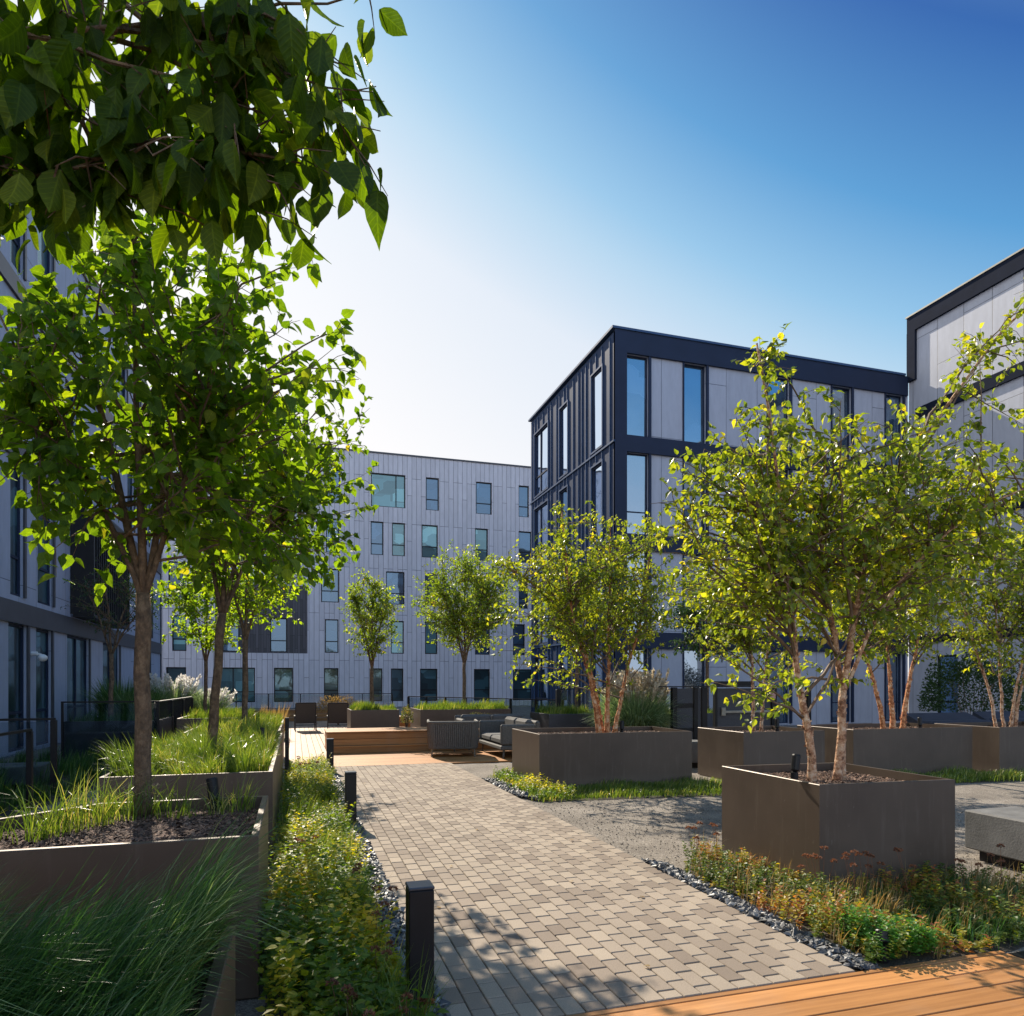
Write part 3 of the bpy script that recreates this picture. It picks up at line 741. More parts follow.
# --- building along the left
def lb():
    X0 = -5.6
    root = thing('long_left_building', 'shaded blue grey building with tall windows along the left edge', 'building', (X0, 18, 0))
    mp = lambda a, d, z: (X0 - d, a, z)
    g = [(3, 4), (6, 7.2), (9.5, 11), (12.6, 14), (16.7, 17.7), (18.3, 19.3), (20.55, 22.5), (24.05, 26.1), (28.35, 29.05), (30.3, 31.2)]
    u1 = [(3, 4), (6, 7), (9.5, 10.5), (13, 14), (16.8, 17.5), (18.4, 19.4), (21.4, 24.3), (26.3, 27.2), (28.6, 29.4), (30.8, 31.6)]
    u2 = [(3.2, 4.2), (7, 8), (10.5, 12), (14, 15), (17.6, 18.9), (20.4, 21.3), (24, 25.2), (27.3, 28.3), (30, 31)]
    holes = [(a, b, .06, 2.75) for a, b in g] + [(a, b, 3.33, 6.1) for a, b in u1] + [(a, b, 6.95, 9.3) for a, b in u2] + [(a, b, 10.2, 12.4) for a, b in u1 if b - a < 2]
    wall('wall', mp, 0, 33.5, -.02, 13.2, holes, M['lbpanel'], root, .12)
    rg = random.Random(8)
    for h in holes: window(mp, h, root, .12, .06, mull=(.5,) if h[1] - h[0] > 1.4 else (), trans=(.3,), frame='navy', glass='glass_teal', rng=rg)
    f = MB()
    for z0, z1 in ((2.75, 3.2), (6.2, 6.64), (9.6, 10.0), (12.75, 13.25)): mbox(f, mp, 0, 33.5, -.06, -.002, z0, z1)
    for h in holes: mbox(f, mp, h[1], h[1] + .1, -.045, -.003, h[2], h[3])
    mbox(f, mp, 33.5, 33.62, -.05, .3, -.02, 13.25)
    world_child(f.build('band_course', M['charcoal'], root), root)
    b = MB(); b.box(-16, X0 - .3, 0, 33.5, 0, 13.1); world_child(b.build('body', M['lbpanel'], root), root)
    s = MB()
    y = 20.85
    mbox(s, mp, 20.8, 24.95, -.55, -.065, 3.22, 3.3); mbox(s, mp, 20.8, 24.95, -.55, -.01, 6.0, 6.14); mbox(s, mp, 20.8, 20.86, -.55, -.01, 3.305, 5.995); mbox(s, mp, 24.89, 24.95, -.55, -.01, 3.305, 5.995)
    while y < 24.8: mbox(s, mp, y + .06, y + .10, -.54, -.50, 3.305, 5.995); y += .22
    world_child(s.build('slatted_bay', M['black'], root), root)
lb()
w = thing('wall_lamp', 'small white round lamp fixed to the left building wall', 'lamp', (-5.54, 18.0, 2.05))
mb = MB(); mb.tube([(-.06, 0, .1), (.06, 0, .1)], [.05, .05], 12); mb.tube([(.02, 0, .1), (.14, 0, .08)], [.025, .025], 8); mb.build('bracket', M['white'], w)
mb = MB(); mb.tube([(.16, 0, -.07), (.16, 0, -.05), (.16, 0, .0), (.16, 0, .05), (.16, 0, .09)], [.02, .07, .10, .09, .03], 14); mb.build('lamp_head', M['white'], w, smooth=True)

# ================================================================== PLANTERS
def planter(poly, label, H=.76, soil=.69, mulch=True, seed=1, name='metal_planter', group='bronze metal planters', mat='bronze', chips=900):
    xs = [p[0] for p in poly]; ys = [p[1] for p in poly]; cx, cy = sum(xs) / len(xs), sum(ys) / len(ys)
    root = thing(name, label, 'planter', (cx, cy, 0), 0, group)
    n = len(poly)
    def inset(d):
        out = []
        for i in range(n):
            a, b, c = Vector(poly[i - 1]), Vector(poly[i]), Vector(poly[(i + 1) % n])
            e1 = (b - a).normalized(); e2 = (c - b).normalized(); n1 = Vector((-e1.y, e1.x)); n2 = Vector((-e2.y, e2.x))
            k = (n1 + n2); k = k / max(.2, k.dot(n1)); out.append(b + k * d)
        return out
    area = sum(poly[i][0] * poly[(i + 1) % n][1] - poly[(i + 1) % n][0] * poly[i][1] for i in range(n))
    sg = 1 if area > 0 else -1
    I0, I1, I2 = inset(.004 * sg), inset(.034 * sg), inset(.004 * sg)
    P = [Vector(p) for p in poly]
    rings = [(P, -.02), (P, H - .004), (I0, H), (I1, H), (I1, soil - .05)]
    V = [(p.x - cx, p.y - cy, z) for r, z in rings for p in r]
    F = [(k * n + i, k * n + (i + 1) % n, (k + 1) * n + (i + 1) % n, (k + 1) * n + i) for k in range(len(rings) - 1) for i in range(n)]
    b = MB(); b.add(V, F); b.build('planter_box', M[mat], root)
    s = MB(); s.prism([(p.x - cx, p.y - cy) for p in inset(.035 * sg)], soil - .08, soil); s.build('soil', M['mulch'], root)
    if mulch:
        q = [(p.x, p.y) for p in inset(.06 * sg)]
        m = rocks('mulch', q, chips, .014 if chips > 2000 else .02, M['chip'], seed, soil - .002, .35, root); world_child(m, root); m['kind'] = 'stuff'
    return root
rect = lambda x0, x1, y0, y1: [(x0, y0), (x1, y0), (x1, y1), (x0, y1)]
P1 = [(3.64, 4.20), (4.83, 4.12), (4.85, 5.34), (3.64, 5.42)]
planter(P1, 'bronze box planter holding a two-trunked birch, nearest on the right beside the deck', chips=7000, seed=1)
planter([(3.37, 9.55), (5.80, 9.42), (5.85, 10.75), (3.37, 10.88)], 'long bronze planter at the middle of the gravel edge with red-barked birch', chips=5000, seed=2)
planter(rect(6.42, 7.9, 9.0, 10.25), 'bronze planter with slanting light streaks between two longer planters', chips=1200, seed=3)
planter(rect(8.45, 10.93, 9.0, 10.3), 'long bronze planter behind the nearest birch box', chips=1500, seed=4)
planter(rect(11.22, 13.4, 8.75, 10.0), 'bronze planter cut off by the right edge of the photo', chips=1000, seed=5)
L1 = [(-1.75, 3.6), (-.17, 3.6), (-.17, 4.88), (-1.15, 4.88), (-1.75, 4.3)]
planter(L1, 'bronze planter with bark mulch and a single trunk, nearest complete one on the left', chips=13000, seed=6)
L2 = [(-1.47, 6.18), (-.18, 6.18), (-.18, 10.9), (-1.47, 10.9)]
planter(L2, 'long bronze planter full of bright windblown grass left of the path', chips=300, seed=7)
L2b = rect(-1.6, -.22, 11.4, 15.0)
planter(L2b, 'bronze planter beyond the long grassy one with a slim tree', chips=100, seed=8)
L3 = rect(-2.35, -.9, 15.9, 18.6)
planter(L3, 'low dark planter with bright grass beside the sloping rail', chips=100, seed=9)
L0 = rect(-2.6, -.18, 1.35, 2.36)
planter(L0, 'metal planter hidden under dark drooping grass at the bottom left corner', chips=100, seed=10, H=.74, soil=.64)
planter(rect(-4.25, -2.6, 15.3, 17.2), 'black planter under the glass rail in the shade of the left building', chips=100, seed=11, mat='charcoal')
planter(rect(1.44, 2.76, 19.5, 20.9), 'small bronze planter beside the lounge chairs with bright green grass', chips=100, seed=12)
planter(rect(3.3, 5.9, 19.2, 21.0), 'bronze planter of bright grass behind the lounge sofa', chips=100, seed=13)
planter(rect(5.75, 7.2, 15.6, 17.0), 'dark planter with clipped bright grass left of the fountain grass', chips=100, seed=14, mat='charcoal')
planter(rect(8.6, 12.5, 16.2, 17.4), 'long low planter in the shade before the grey panels', H=.7, soil=.6, chips=100, seed=15, mat='charcoal')

# ================================================================== TREES
LT = 'young trees in the left planters'
def stems_fork(x, y, z0, zf, lean, fork, r, tips):
    """single trunk then forked leaders; tips relative to the fork"""
    f = Vector((x + lean[0], y + lean[1], zf)); st = [([(x, y, z0), (x + lean[0] * .45, y + lean[1] * .4, z0 + (zf - z0) * .45), tuple(f)], r, r * .82)]
    for tx, ty, tz, rr in tips:
        st.append(([tuple(f - Vector((0, 0, .06))), (f.x + tx * .35, f.y + ty * .35, f.z + tz * .42), (f.x + tx * .7, f.y + ty * .7, f.z + tz * .75), (f.x + tx, f.y + ty, f.z + tz)], rr, .010))
    return st
tree('courtyard_tree', 'leafy tree with a stout brown trunk in the nearest complete left planter', 'tree', (-.89, 4.76, .66),
     stems_fork(-.89, 4.76, .66, 2.05, (.0, 0), 0, .051, [(-.42, .1, 1.7, .028), (-.05, -.1, 2.1, .027), (.35, .15, 1.8, .024), (.5, -.2, 1.2, .020), (-.6, -.2, 1.2, .019)]),
     (-.70, 4.75, 3.12), (1.16, 1.0, 1.22), 104, .086, 1, M['bark'], M['leaf_left'], HEART, 11, LT, zmin=-.75, twiglen=(.18, .4), twigstep=.13, dens=.64,
     extra=[(-1.6, 4.9, 3.8), (-1.75, 4.8, 4.1), (-1.5, 4.7, 3.5), (-1.85, 4.9, 3.0), (-1.4, 4.8, 4.3), (-1.9, 4.9, 3.5), (-1.6, 4.5, 2.55), (-1.25, 4.3, 2.2), (.35, 4.75, 3.9), (.4, 4.7, 3.5), (.1, 4.6, 4.2), (-.2, 4.4, 4.35), (-1.75, 4.8, 3.3)], fromt=.15)
tree('courtyard_tree', 'tree with a slightly crooked trunk standing in the long grassy planter', 'tree', (-.82, 7.57, .66),
     stems_fork(-.82, 7.57, .66, 2.2, (.12, 0), 0, .05, [(-.35, .1, 1.6, .027), (.05, -.1, 2.0, .027), (.45, .15, 1.7, .024), (.6, -.1, 1.1, .02)]),
     (-.38, 7.5, 3.45), (1.22, 1.1, 1.42), 95, .080, 1, M['bark'], M['leaf_left'], HEART, 12, LT, zmin=-.8, twigstep=.12, dens=.6,
     extra=[(.75, 7.5, 4.4), (.7, 7.5, 4.0), (.75, 7.3, 3.3), (.6, 7.4, 2.9)], fromt=.15)
tree('courtyard_tree', 'slimmer third tree of the left row beyond the long grassy planter', 'tree', (-.85, 13.0, .66),
     stems_fork(-.85, 13, .66, 2.25, (.02, 0), 0, .055, [(-.4, .1, 1.5, .03), (.05, -.1, 1.9, .03), (.5, .15, 1.5, .026)]),
     (-.75, 13.0, 3.35), (1.2, 1.1, 1.3), 62, .085, 1, M['bark'], M['leaf_left'], MIDLEAF, 13, LT, zmin=-.8, twigstep=.14, dens=.7, fromt=.15)
tree('courtyard_tree', 'thin grey stemmed tree farthest back in the left row beside white plumes', 'tree', (-1.95, 17.3, .66),
     stems_fork(-1.95, 17.3, .66, 2.0, (0, 0), 0, .045, [(-.4, .1, 1.5, .026), (.05, -.1, 1.9, .026), (.5, .15, 1.5, .024)]),
     (-1.95, 17.3, 3.3), (1.25, 1.1, 1.35), 60, .09, 1, M['bark'], M['leaf_left'], LEAF4, 14, LT, zmin=-.8, twigstep=.15, fromt=.15)
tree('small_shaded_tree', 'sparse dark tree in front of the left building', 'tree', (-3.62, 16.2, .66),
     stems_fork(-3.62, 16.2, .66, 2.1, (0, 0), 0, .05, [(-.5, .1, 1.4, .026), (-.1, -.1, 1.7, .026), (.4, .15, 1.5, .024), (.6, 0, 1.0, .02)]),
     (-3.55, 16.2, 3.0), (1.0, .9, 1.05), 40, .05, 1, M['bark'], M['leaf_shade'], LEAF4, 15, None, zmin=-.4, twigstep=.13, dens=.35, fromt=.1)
FT = 'two round trees before the far building'
tree('round_crowned_tree', 'smaller round crowned tree rising from the little planter by the chairs', 'tree', (2.08, 20.2, .66),
     stems_fork(2.08, 20.2, .66, 1.95, (0, 0), 0, .055, [(-.5, .1, 2.0, .03), (0, -.1, 2.4, .03), (.5, .15, 2.0, .03), (.2, .4, 1.6, .02)]),
     (2.12, 20.2, 3.4), (1.02, .95, 1.48), 110, .085, 1, M['bark'], M['leaf_far'], LEAF4, 16, FT, zmin=-.85, twiglen=(.15, .35), twigstep=.14, dens=.75, fromt=.1, shell=(.3, 1))
tree('round_crowned_tree', 'broader tree rising behind the sofa before the far building', 'tree', (4.78, 20.2, .66),
     stems_fork(4.78, 20.2, .66, 2.1, (0, 0), 0, .06, [(-.7, .1, 2.2, .034), (0, -.1, 2.9, .034), (.7, .15, 2.3, .034), (.3, .4, 1.8, .02), (-.3, -.3, 1.4, .02)]),
     (4.90, 20.2, 3.95), (1.85, 1.4, 1.84), 200, .085, 1, M['bark'], M['leaf_far'], LEAF4, 17, FT, zmin=-.85, twiglen=(.2, .45), twigstep=.15, dens=.7, fromt=.1, shell=(.3, 1))
tree('slim_planter_tree', 'slim tree growing from the dark planter behind the red-barked birch', 'tree', (6.75, 16.3, .66),
     stems_fork(6.75, 16.3, .66, 2.2, (0, 0), 0, .045, [(-.5, .1, 1.6, .026), (0, -.1, 2.0, .026), (.5, .15, 1.6, .024)]),
     (6.75, 16.3, 3.5), (1.2, 1.1, 1.4), 36, .08, 1, M['bark'], M['leaf_far'], LEAF4, 18, None, zmin=-.8, twigstep=.16, fromt=.1)
tree('slim_planter_tree', 'slim dark tree in the shade by the gate', 'tree', (10.88, 16.9, .6),
     stems_fork(10.88, 16.9, .6, 2.2, (0, 0), 0, .05, [(-.5, .1, 1.4, .026), (0, -.1, 1.8, .026), (.6, .15, 1.4, .024)]),
     (10.7, 16.9, 2.95), (1.5, 1.1, 1.05), 44, .085, 1, M['bark'], M['leaf_shade'], LEAF4, 19, None, zmin=-.8, twigstep=.14, fromt=.1)

BT = 'multi-stemmed birches in planters'
A = [(4.08, 4.78, .64), (4.02, 4.76, 1.05), (3.93, 4.75, 1.44), (3.82, 4.74, 2.17), (3.73, 4.7, 2.64), (3.60, 4.65, 3.35), (3.40, 4.6, 4.12)]
Bt = [(4.27, 4.72, .64), (4.30, 4.72, 1.1), (4.34, 4.72, 1.52), (4.48, 4.72, 2.19), (4.58, 4.72, 2.53), (4.76, 4.7, 3.05), (5.14, 4.68, 3.6), (5.86, 4.6, 4.5), (6.5, 4.5, 5.15)]
Cc = [(4.33, 4.74, .64), (4.38, 4.78, 1.4), (4.32, 4.85, 2.1), (4.26, 4.9, 2.8), (4.36, 4.95, 3.5)]
Dd = [(4.36, 4.73, 1.45), (4.6, 4.6, 2.1), (4.95, 4.45, 2.6), (5.5, 4.3, 3.0), (5.95, 4.2, 3.15)]
tree('birch_tree', 'largest birch with two pale peeling trunks and a long limb rising to the right', 'tree', (4.2, 4.75, .66),
     [(A, .040, .008), (Bt, .040, .008), (Cc, .032, .008), (Dd, .018, .006)], (4.28, 4.75, 2.75), (1.74, 1.15, 1.05), 215, .064, 1, M['birchbark'], M['leaf_birch'], MIDLEAF, 21, BT,
     zmin=-.8, twiglen=(.16, .42), twigstep=.125, dens=.6, flake=True, upright=.1, fromt=.22, shell=(.2, 1),
     extra=[(2.95, 4.7, 1.75), (2.9, 4.6, 1.5), (3.2, 4.5, 1.35), (3.3, 4.5, 3.9), (3.5, 4.6, 4.0), (3.25, 4.65, 3.55), (3.05, 4.6, 3.2), (5.3, 4.5, 4.1), (5.6, 4.5, 4.3), (6.0, 4.4, 4.75), (5.4, 4.4, 4.35), (5.5, 4.6, 3.4), (6.2, 4.5, 3.9), (6.4, 4.5, 4.3), (6.1, 4.4, 3.4), (6.3, 4.4, 3.0),
            (6.1, 4.3, 2.7), (2.65, 4.9, 2.9), (2.7, 4.8, 2.5), (2.75, 4.8, 2.7), (2.8, 4.7, 3.1), (2.8, 4.9, 2.2), (2.95, 4.8, 2.0), (3.0, 4.7, 3.3), (2.75, 4.6, 2.4), (2.7, 4.7, 2.95), (2.9, 4.7, 2.55), (3.0, 4.8, 2.85), (5.9, 4.4, 3.7), (6.2, 4.4, 4.5), (6.0, 4.4, 4.2), (5.7, 4.4, 2.4), (6.0, 4.3, 2.2), (6.3, 4.2, 2.4)])
def clump(x, y, z0, r=.042, spread=.3, h=3.6, n=3, base=.12, seed=0):
    rg = random.Random(seed); out = []
    for i in range(n):
        a = (i - (n - 1) / 2) / max(1, (n - 1) / 2) if n > 1 else 0
        dx = a * spread; dy = rg.uniform(-.15, .15); bx = x + a * base
        out.append(([(bx, y + dy * .2, z0), (bx + dx * .25, y + dy * .4, z0 + .45), (bx + dx * .8, y + dy, z0 + 1.1), (bx + dx * 1.7, y + dy * 2, z0 + 2.0), (bx + dx * 2.3, y + dy * 3, h)], r * rg.uniform(.85, 1.1), .008))
    return out
tree('birch_tree', 'birch with three orange-red peeling trunks in the middle planter', 'tree', (4.7, 10.2, .66), clump(4.72, 10.15, .66, .05, .32, 4.1, 3, .13, 3) + [([(4.72, 10.3, .64), (4.66, 10.5, 1.4), (4.4, 10.7, 2.4), (3.6, 10.6, 3.1), (3.1, 10.5, 3.35)], .035, .008)],
     (4.6, 10.2, 2.98), (1.6, 1.3, 1.3), 165, .070, 1, M['redbark'], M['leaf_birch'], LEAF4, 22, BT, zmin=-.85, twigstep=.125, dens=.62, flake=True, upright=.1, fromt=.3, shell=(.2, 1),
     extra=[(3.0, 10.1, 2.2), (3.1, 10.1, 1.8), (3.3, 10.0, 1.55), (2.95, 10.2, 2.7), (6.2, 10.1, 2.6), (3.0, 10.3, 3.2), (2.8, 10.3, 3.4), (2.75, 10.3, 3.0), (2.8, 10.2, 2.4), (2.85, 10.1, 2.0), (3.1, 10.2, 3.5), (3.2, 10.0, 1.7)])
tree('birch_tree', 'birch with two thin pale trunks in the planter streaked with light', 'tree', (7.1, 9.65, .66), clump(7.12, 9.62, .66, .036, .2, 3.9, 2, .14, 4),
     (7.1, 9.6, 2.95), (1.6, 1.1, 1.35), 150, .072, 1, M['birchbark'], M['leaf_birch'], LEAF4, 23, BT, zmin=-.85, twigstep=.13, dens=.6, flake=True, upright=.1, fromt=.3, shell=(.2, 1))
tree('birch_tree', 'birch with three spreading orange trunks in the long planter behind the nearest box', 'tree', (9.87, 9.65, .66), clump(9.87, 9.6, .64, .05, .34, 4.3, 3, .2, 5),
     (9.9, 9.6, 3.15), (1.85, 1.2, 1.5), 160, .075, 1, M['redbark'], M['leaf_birch'], LEAF4, 24, BT, zmin=-.85, twigstep=.125, dens=.6, flake=True, upright=.1, fromt=.3, shell=(.2, 1))
tree('birch_tree', 'birch with four thin dull trunks in the planter at the right edge', 'tree', (12.05, 9.3, .66), clump(12.08, 9.3, .64, .034, .3, 4.0, 4, .2, 6),
     (12.2, 9.3, 3.15), (1.5, 1.1, 1.55), 130, .075, 1, M['birchbark'], M['leaf_birch'], LEAF4, 25, BT, zmin=-.8, twigstep=.125, dens=.6, flake=True, upright=.1, fromt=.3, shell=(.2, 1))

# overhanging tree whose trunk stands left of the frame
def overhang():
    base = (-2.9, 2.6, 0)
    main = [(-2.2, 2.55, 2.5), (-1.5, 2.45, 2.85), (-.81, 2.34, 2.93), (-.45, 2.22, 2.95), (-.12, 2.12, 3.02)]
    st = [([(-2.9, 2.6, -.02), (-2.85, 2.6, 1.2), (-2.6, 2.58, 2.0), (-2.2, 2.55, 2.5)], .09, .06), (main, .028, .008),
          ([(-2.6, 2.58, 2.0), (-2.3, 2.6, 3.0), (-1.6, 2.5, 3.6), (-.9, 2.35, 3.7), (-.3, 2.2, 3.75)], .035, .008),
          ([(-1.5, 2.45, 2.85), (-1.1, 2.3, 3.2), (-.6, 2.2, 3.3), (-.15, 2.1, 3.4)], .016, .006)]
    ex = [(.19, 2.0, 2.95), (.23, 2.0, 3.06), (.12, 2.0, 2.9), (.22, 1.98, 3.15), (.02, 2.0, 2.85), (.36, 2.0, 3.52), (-.35, 2.0, 2.86), (-.15, 2.0, 2.88), (-.6, 2.1, 2.85), (-.8, 2.2, 2.9), (-.9, 2.2, 3.3), (-.3, 2.0, 3.4), (-.5, 2.0, 3.5), (-.7, 2.1, 3.4), (-.1, 2.0, 3.6), (.12, 2.03, 3.02), (.22, 2.02, 3.2), (.05, 2.05, 2.93), (.12, 2.05, 3.25), (-.1, 2.1, 2.83), (-.3, 2.15, 2.82), (-.5, 2.2, 2.8), (-.75, 2.25, 2.8), (-.9, 2.3, 2.8), (-.05, 2.05, 3.45), (-.3, 2.15, 3.5), (-.1, 2.1, 3.3), (-.65, 2.3, 3.5),
          (-.35, 2.1, 3.1), (-.6, 2.2, 3.05), (-.85, 2.3, 3.2), (-.45, 2.1, 2.9), (-.25, 2.05, 2.95), (-.7, 2.15, 2.85), (-.2, 2.1, 3.1), (.0, 2.05, 3.12), (-.95, 2.4, 3.0), (-.55, 2.1, 3.3)]
    return tree('overhanging_tree', 'dark large-leaved branches hanging into the top left corner', 'tree', base, st, (-1.15, 2.45, 3.35), (.95, .5, .52), 14, .118, 1,
                M['bark'], M['leaf_dark'], BIGLEAF, 31, None, zmin=-.9, twiglen=(.16, .3), twigstep=.145, dens=.66, extra=ex, fromt=.25, droop=1.7)
overhang()

# ================================================================== PLANTING
def G(name, label, *a, cat='grass', **k): return tag(grass(name, *a, **k), label, cat, None, 'stuff')
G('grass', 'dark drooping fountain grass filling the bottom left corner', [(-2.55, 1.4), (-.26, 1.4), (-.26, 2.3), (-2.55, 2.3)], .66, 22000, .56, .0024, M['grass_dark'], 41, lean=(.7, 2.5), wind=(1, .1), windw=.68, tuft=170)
G('grass', 'bright windblown grass covering the long left planter', [(-1.42, 6.24), (-.24, 6.24), (-.24, 10.85), (-1.42, 10.85)], .66, 25000, .38, .0034, M['grass'], 42, lean=(.4, 2.1), wind=(-1, -.2), windw=.3, tuft=260)
G('grass', 'grass along the back of the mulched left planter', [(-1.68, 3.85), (-1.2, 4.1), (-1.0, 4.45), (-.25, 4.62), (-.25, 4.8), (-1.15, 4.82), (-1.68, 4.25)], .67, 620, .36, .0030, M['grass'], 43, lean=(.3, 2.2), tuft=26, windw=.25)
G('grass', 'bright grass in the planter under the third left tree', [(-1.55, 11.45), (-.28, 11.45), (-.28, 14.95), (-1.55, 14.95)], .64, 7000, .36, .005, M['grass'], 44, lean=(.3, 1.5), tuft=200)
G('grass', 'bright grass in the low dark planter by the rail', [(-2.3, 15.95), (-.95, 15.95), (-.95, 18.55), (-2.3, 18.55)], .64, 3500, .3, .006, M['grass'], 45, tuft=120)
G('grass', 'rust orange grass at the end of the left planters', [(-.9, 19.0), (-.3, 19.0), (-.3, 21), (-.9, 21)], .0, 1500, .95, .008, M['orange_grass'], 46, lean=(.1, .7), tuft=40)
G('grass', 'dull grass in the black planter under the glass rail', [(-4.2, 15.35), (-2.65, 15.35), (-2.65, 17.1), (-4.2, 17.1)], .64, 2200, .3, .006, M['grass_dark'], 47, tuft=60)
G('grass', 'clipped bright grass in the small planter beside the chairs', [(1.5, 19.55), (2.7, 19.55), (2.7, 20.8), (1.5, 20.8)], .64, 3200, .34, .008, M['grass'], 48, lean=(.1, .8))
G('grass', 'clipped bright grass in the planter behind the sofa', [(3.35, 19.25), (5.85, 19.25), (5.85, 20.9), (3.35, 20.9)], .64, 5200, .36, .008, M['grass'], 49, lean=(.1, .8))
G('grass', 'clipped bright grass in the dark planter left of the fountain grass', [(5.8, 15.65), (7.15, 15.65), (7.15, 16.9), (5.8, 16.9)], .64, 3200, .34, .007, M['grass'], 50, lean=(.1, .8))
G('grass', 'dim grass in the long low planter before the grey panels', [(8.65, 16.25), (12.45, 16.25), (12.45, 17.3), (8.65, 17.3)], .56, 3200, .3, .008, M['grass'], 51, lean=(.1, .9))
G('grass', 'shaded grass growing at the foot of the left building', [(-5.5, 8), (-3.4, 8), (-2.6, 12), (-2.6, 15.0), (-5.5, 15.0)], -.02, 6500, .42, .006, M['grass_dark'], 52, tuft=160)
G('ground_cover', 'low bright sedge in front of the long right planters', PB4, -.02, 4800, .17, .005, M['grass'], 53, lean=(.2, 1.4), edge=.05)
G('ground_cover', 'low green sedge around the middle planter', PB2, -.02, 7500, .13, .0042, M['grass'], 54, lean=(.2, 1.4), edge=.045)

def mound(name, label, cx, cy, z, n, h, spread, w, mat, seed, plumes=None, cat='ornamental grass', spr=1.5):
    rng = np.random.default_rng(seed); root = thing(name, label, cat, (cx, cy, z))
    th = rng.uniform(0, 6.28, n); r = spread * np.sqrt(rng.uniform(0, 1, n)); d = np.stack([np.cos(th), np.sin(th)], 1)
    xy = np.array([cx, cy])[None] + d * r[:, None]
    o = blades('foliage', np.column_stack([xy, np.full(n, z)]), h * rng.uniform(.6, 1.15, n), d, rng.uniform(.2, spr, n), rng.uniform(.6, 1.2, n) * w, mat, root, rng); world_child(o, root)
    if plumes:
        k, pm, ph, ps = plumes; sb = MB(); LPs = []; LAs = []
        for _ in range(k):
            a = rng.uniform(0, 6.28); ln = rng.uniform(.05, .55); H = ph * rng.uniform(.75, 1.05); dd = Vector((math.cos(a), math.sin(a), 0))
            p0 = Vector((cx, cy, z)) + dd * spread * rng.uniform(0, 1); p2 = p0 + dd * ln + Vector((0, 0, H)); p1 = p0.lerp(p2, .5) - dd * .1
            pl = bez(p0, p1, p2, 4); sb.tube(pl, [.004, .0035, .003, .003, .002], 3, cap=False)
            ax = (pl[4] - pl[3]).normalized()
            for j in range(26): LPs.append(tuple(p2 - ax * ps * (j / 26))); LAs.append(tuple(ax + Vector(rng.normal(0, .45, 3))))
        LPs = np.array(LPs); LAs = np.array(LAs); m = len(LPs)
        world_child(sb.build('stalks', M['straw'], root), root)
        world_child(leaves('plumes', LEAF4, LPs, LAs, rng.normal(0, 1, (m, 3)), rng.uniform(.6, 1.1, m) * ps * .35, rng.uniform(0, 1, m), pm, root), root)
    return root
mound('fountain_grass', 'large grey-green fountain grass with straw plumes behind the red-barked birch', 7.35, 14.3, 0, 6500, 1.35, .40, .010, M['grass_blue'], 61, (120, M['straw'], 1.68, .30), spr=2.4)
mound('plume_grass', 'tall grass with white feathery plumes at the far end of the left building', -3.25, 21.3, .2, 2400, 1.3, .3, .009, M['grass_blue'], 62, (60, M['plumewhite'], 1.45, .34))
mound('plume_grass', 'lower white plumed grass right of the taller plumes', -2.35, 21.6, .1, 1600, 1.2, .25, .009, M['grass_blue'], 63, (34, M['plumewhite'], 1.2, .32))
mound('dark_grass', 'dark green grass clump against the left building', -4.4, 20.9, .1, 2200, 1.45, .4, .010, M['grass_dark'], 64)
mound('dark_grass', 'dark grass clump between the glass rail and the white plumes', -3.7, 19.6, .1, 1500, 1.2, .3, .010, M['grass_dark'], 65)

def herbs(name, label, poly, z, nplants, h, leaf, mat, seed, heads=0, headm=None, tm=MIDLEAF, lpp=12, hvar=.4):
    rng = np.random.default_rng(seed); xy = scatter(rng, poly, nplants); root = MB(); LPs, LAs, LT_ = [], [], []
    for k in range(nplants):
        x, y = xy[k]; H = h * rng.uniform(1 - hvar, 1 + hvar) * (.75 + .4 * math.sin(x * 6 + 2 * math.sin(y * 2.3)) * math.cos(y * 1.9)); a = rng.uniform(0, 6.28); ln = rng.uniform(0, .45) * H
        p0 = Vector((x, y, z)); p2 = p0 + Vector((math.cos(a) * ln, math.sin(a) * ln, H)); p1 = p0.lerp(p2, .5) + Vector((0, 0, .06 * H))
        tt = np.clip(.35 + .35 * math.sin(x * 5 + y * 3.1) + rng.normal(0, .15), 0, 1)
        for j in range(lpp):
            f = (j + 1) / lpp; f = .15 + .85 * f; p = p0.lerp(p1, f * 2) if f < .5 else p1.lerp(p2, f * 2 - 1)
            th = j * 2.4 + a; LPs.append(tuple(p)); LAs.append((math.cos(th), math.sin(th), rng.uniform(-.1, .7))); LT_.append(tt + rng.normal(0, .13))
    m = len(LPs); P = np.array(LPs); A_ = np.array(LAs)
    N_ = np.stack([np.zeros(m), np.zeros(m), np.ones(m)], 1) + rng.normal(0, .35, (m, 3))
    o = leaves(name, tm, P, A_, N_, rng.uniform(.6, 1.2, m) * leaf, np.clip(LT_, 0, 1), mat)
    return tag(o, label, 'ground cover', None, 'stuff')
def strip(y0, y1): return [(-.12, y0), (.49, y0), (.47, y1), (-.15, y1)]
herbs('ground_cover', 'yellow-green leafy perennials beside the nearest bollard', strip(1.2, 4.1), -.02, 420, .30, .046, M['leaf_herb'], 71, lpp=16)
herbs('ground_cover', 'tall yellowing perennials midway along the left bed', strip(3.3, 5.2), -.02, 230, .42, .042, M['leaf_herb'], 72, lpp=18)
herbs('ground_cover', 'low mixed perennials along the second bollard', strip(4.6, 9.0), -.02, 950, .26, .036, M['leaf_herb'], 73, lpp=14)
herbs('ground_cover', 'bright low perennials at the far end of the left bed', strip(8.6, 12.8), -.02, 1000, .26, .040, M['leaf_herb'], 74, lpp=12, tm=LEAF4)
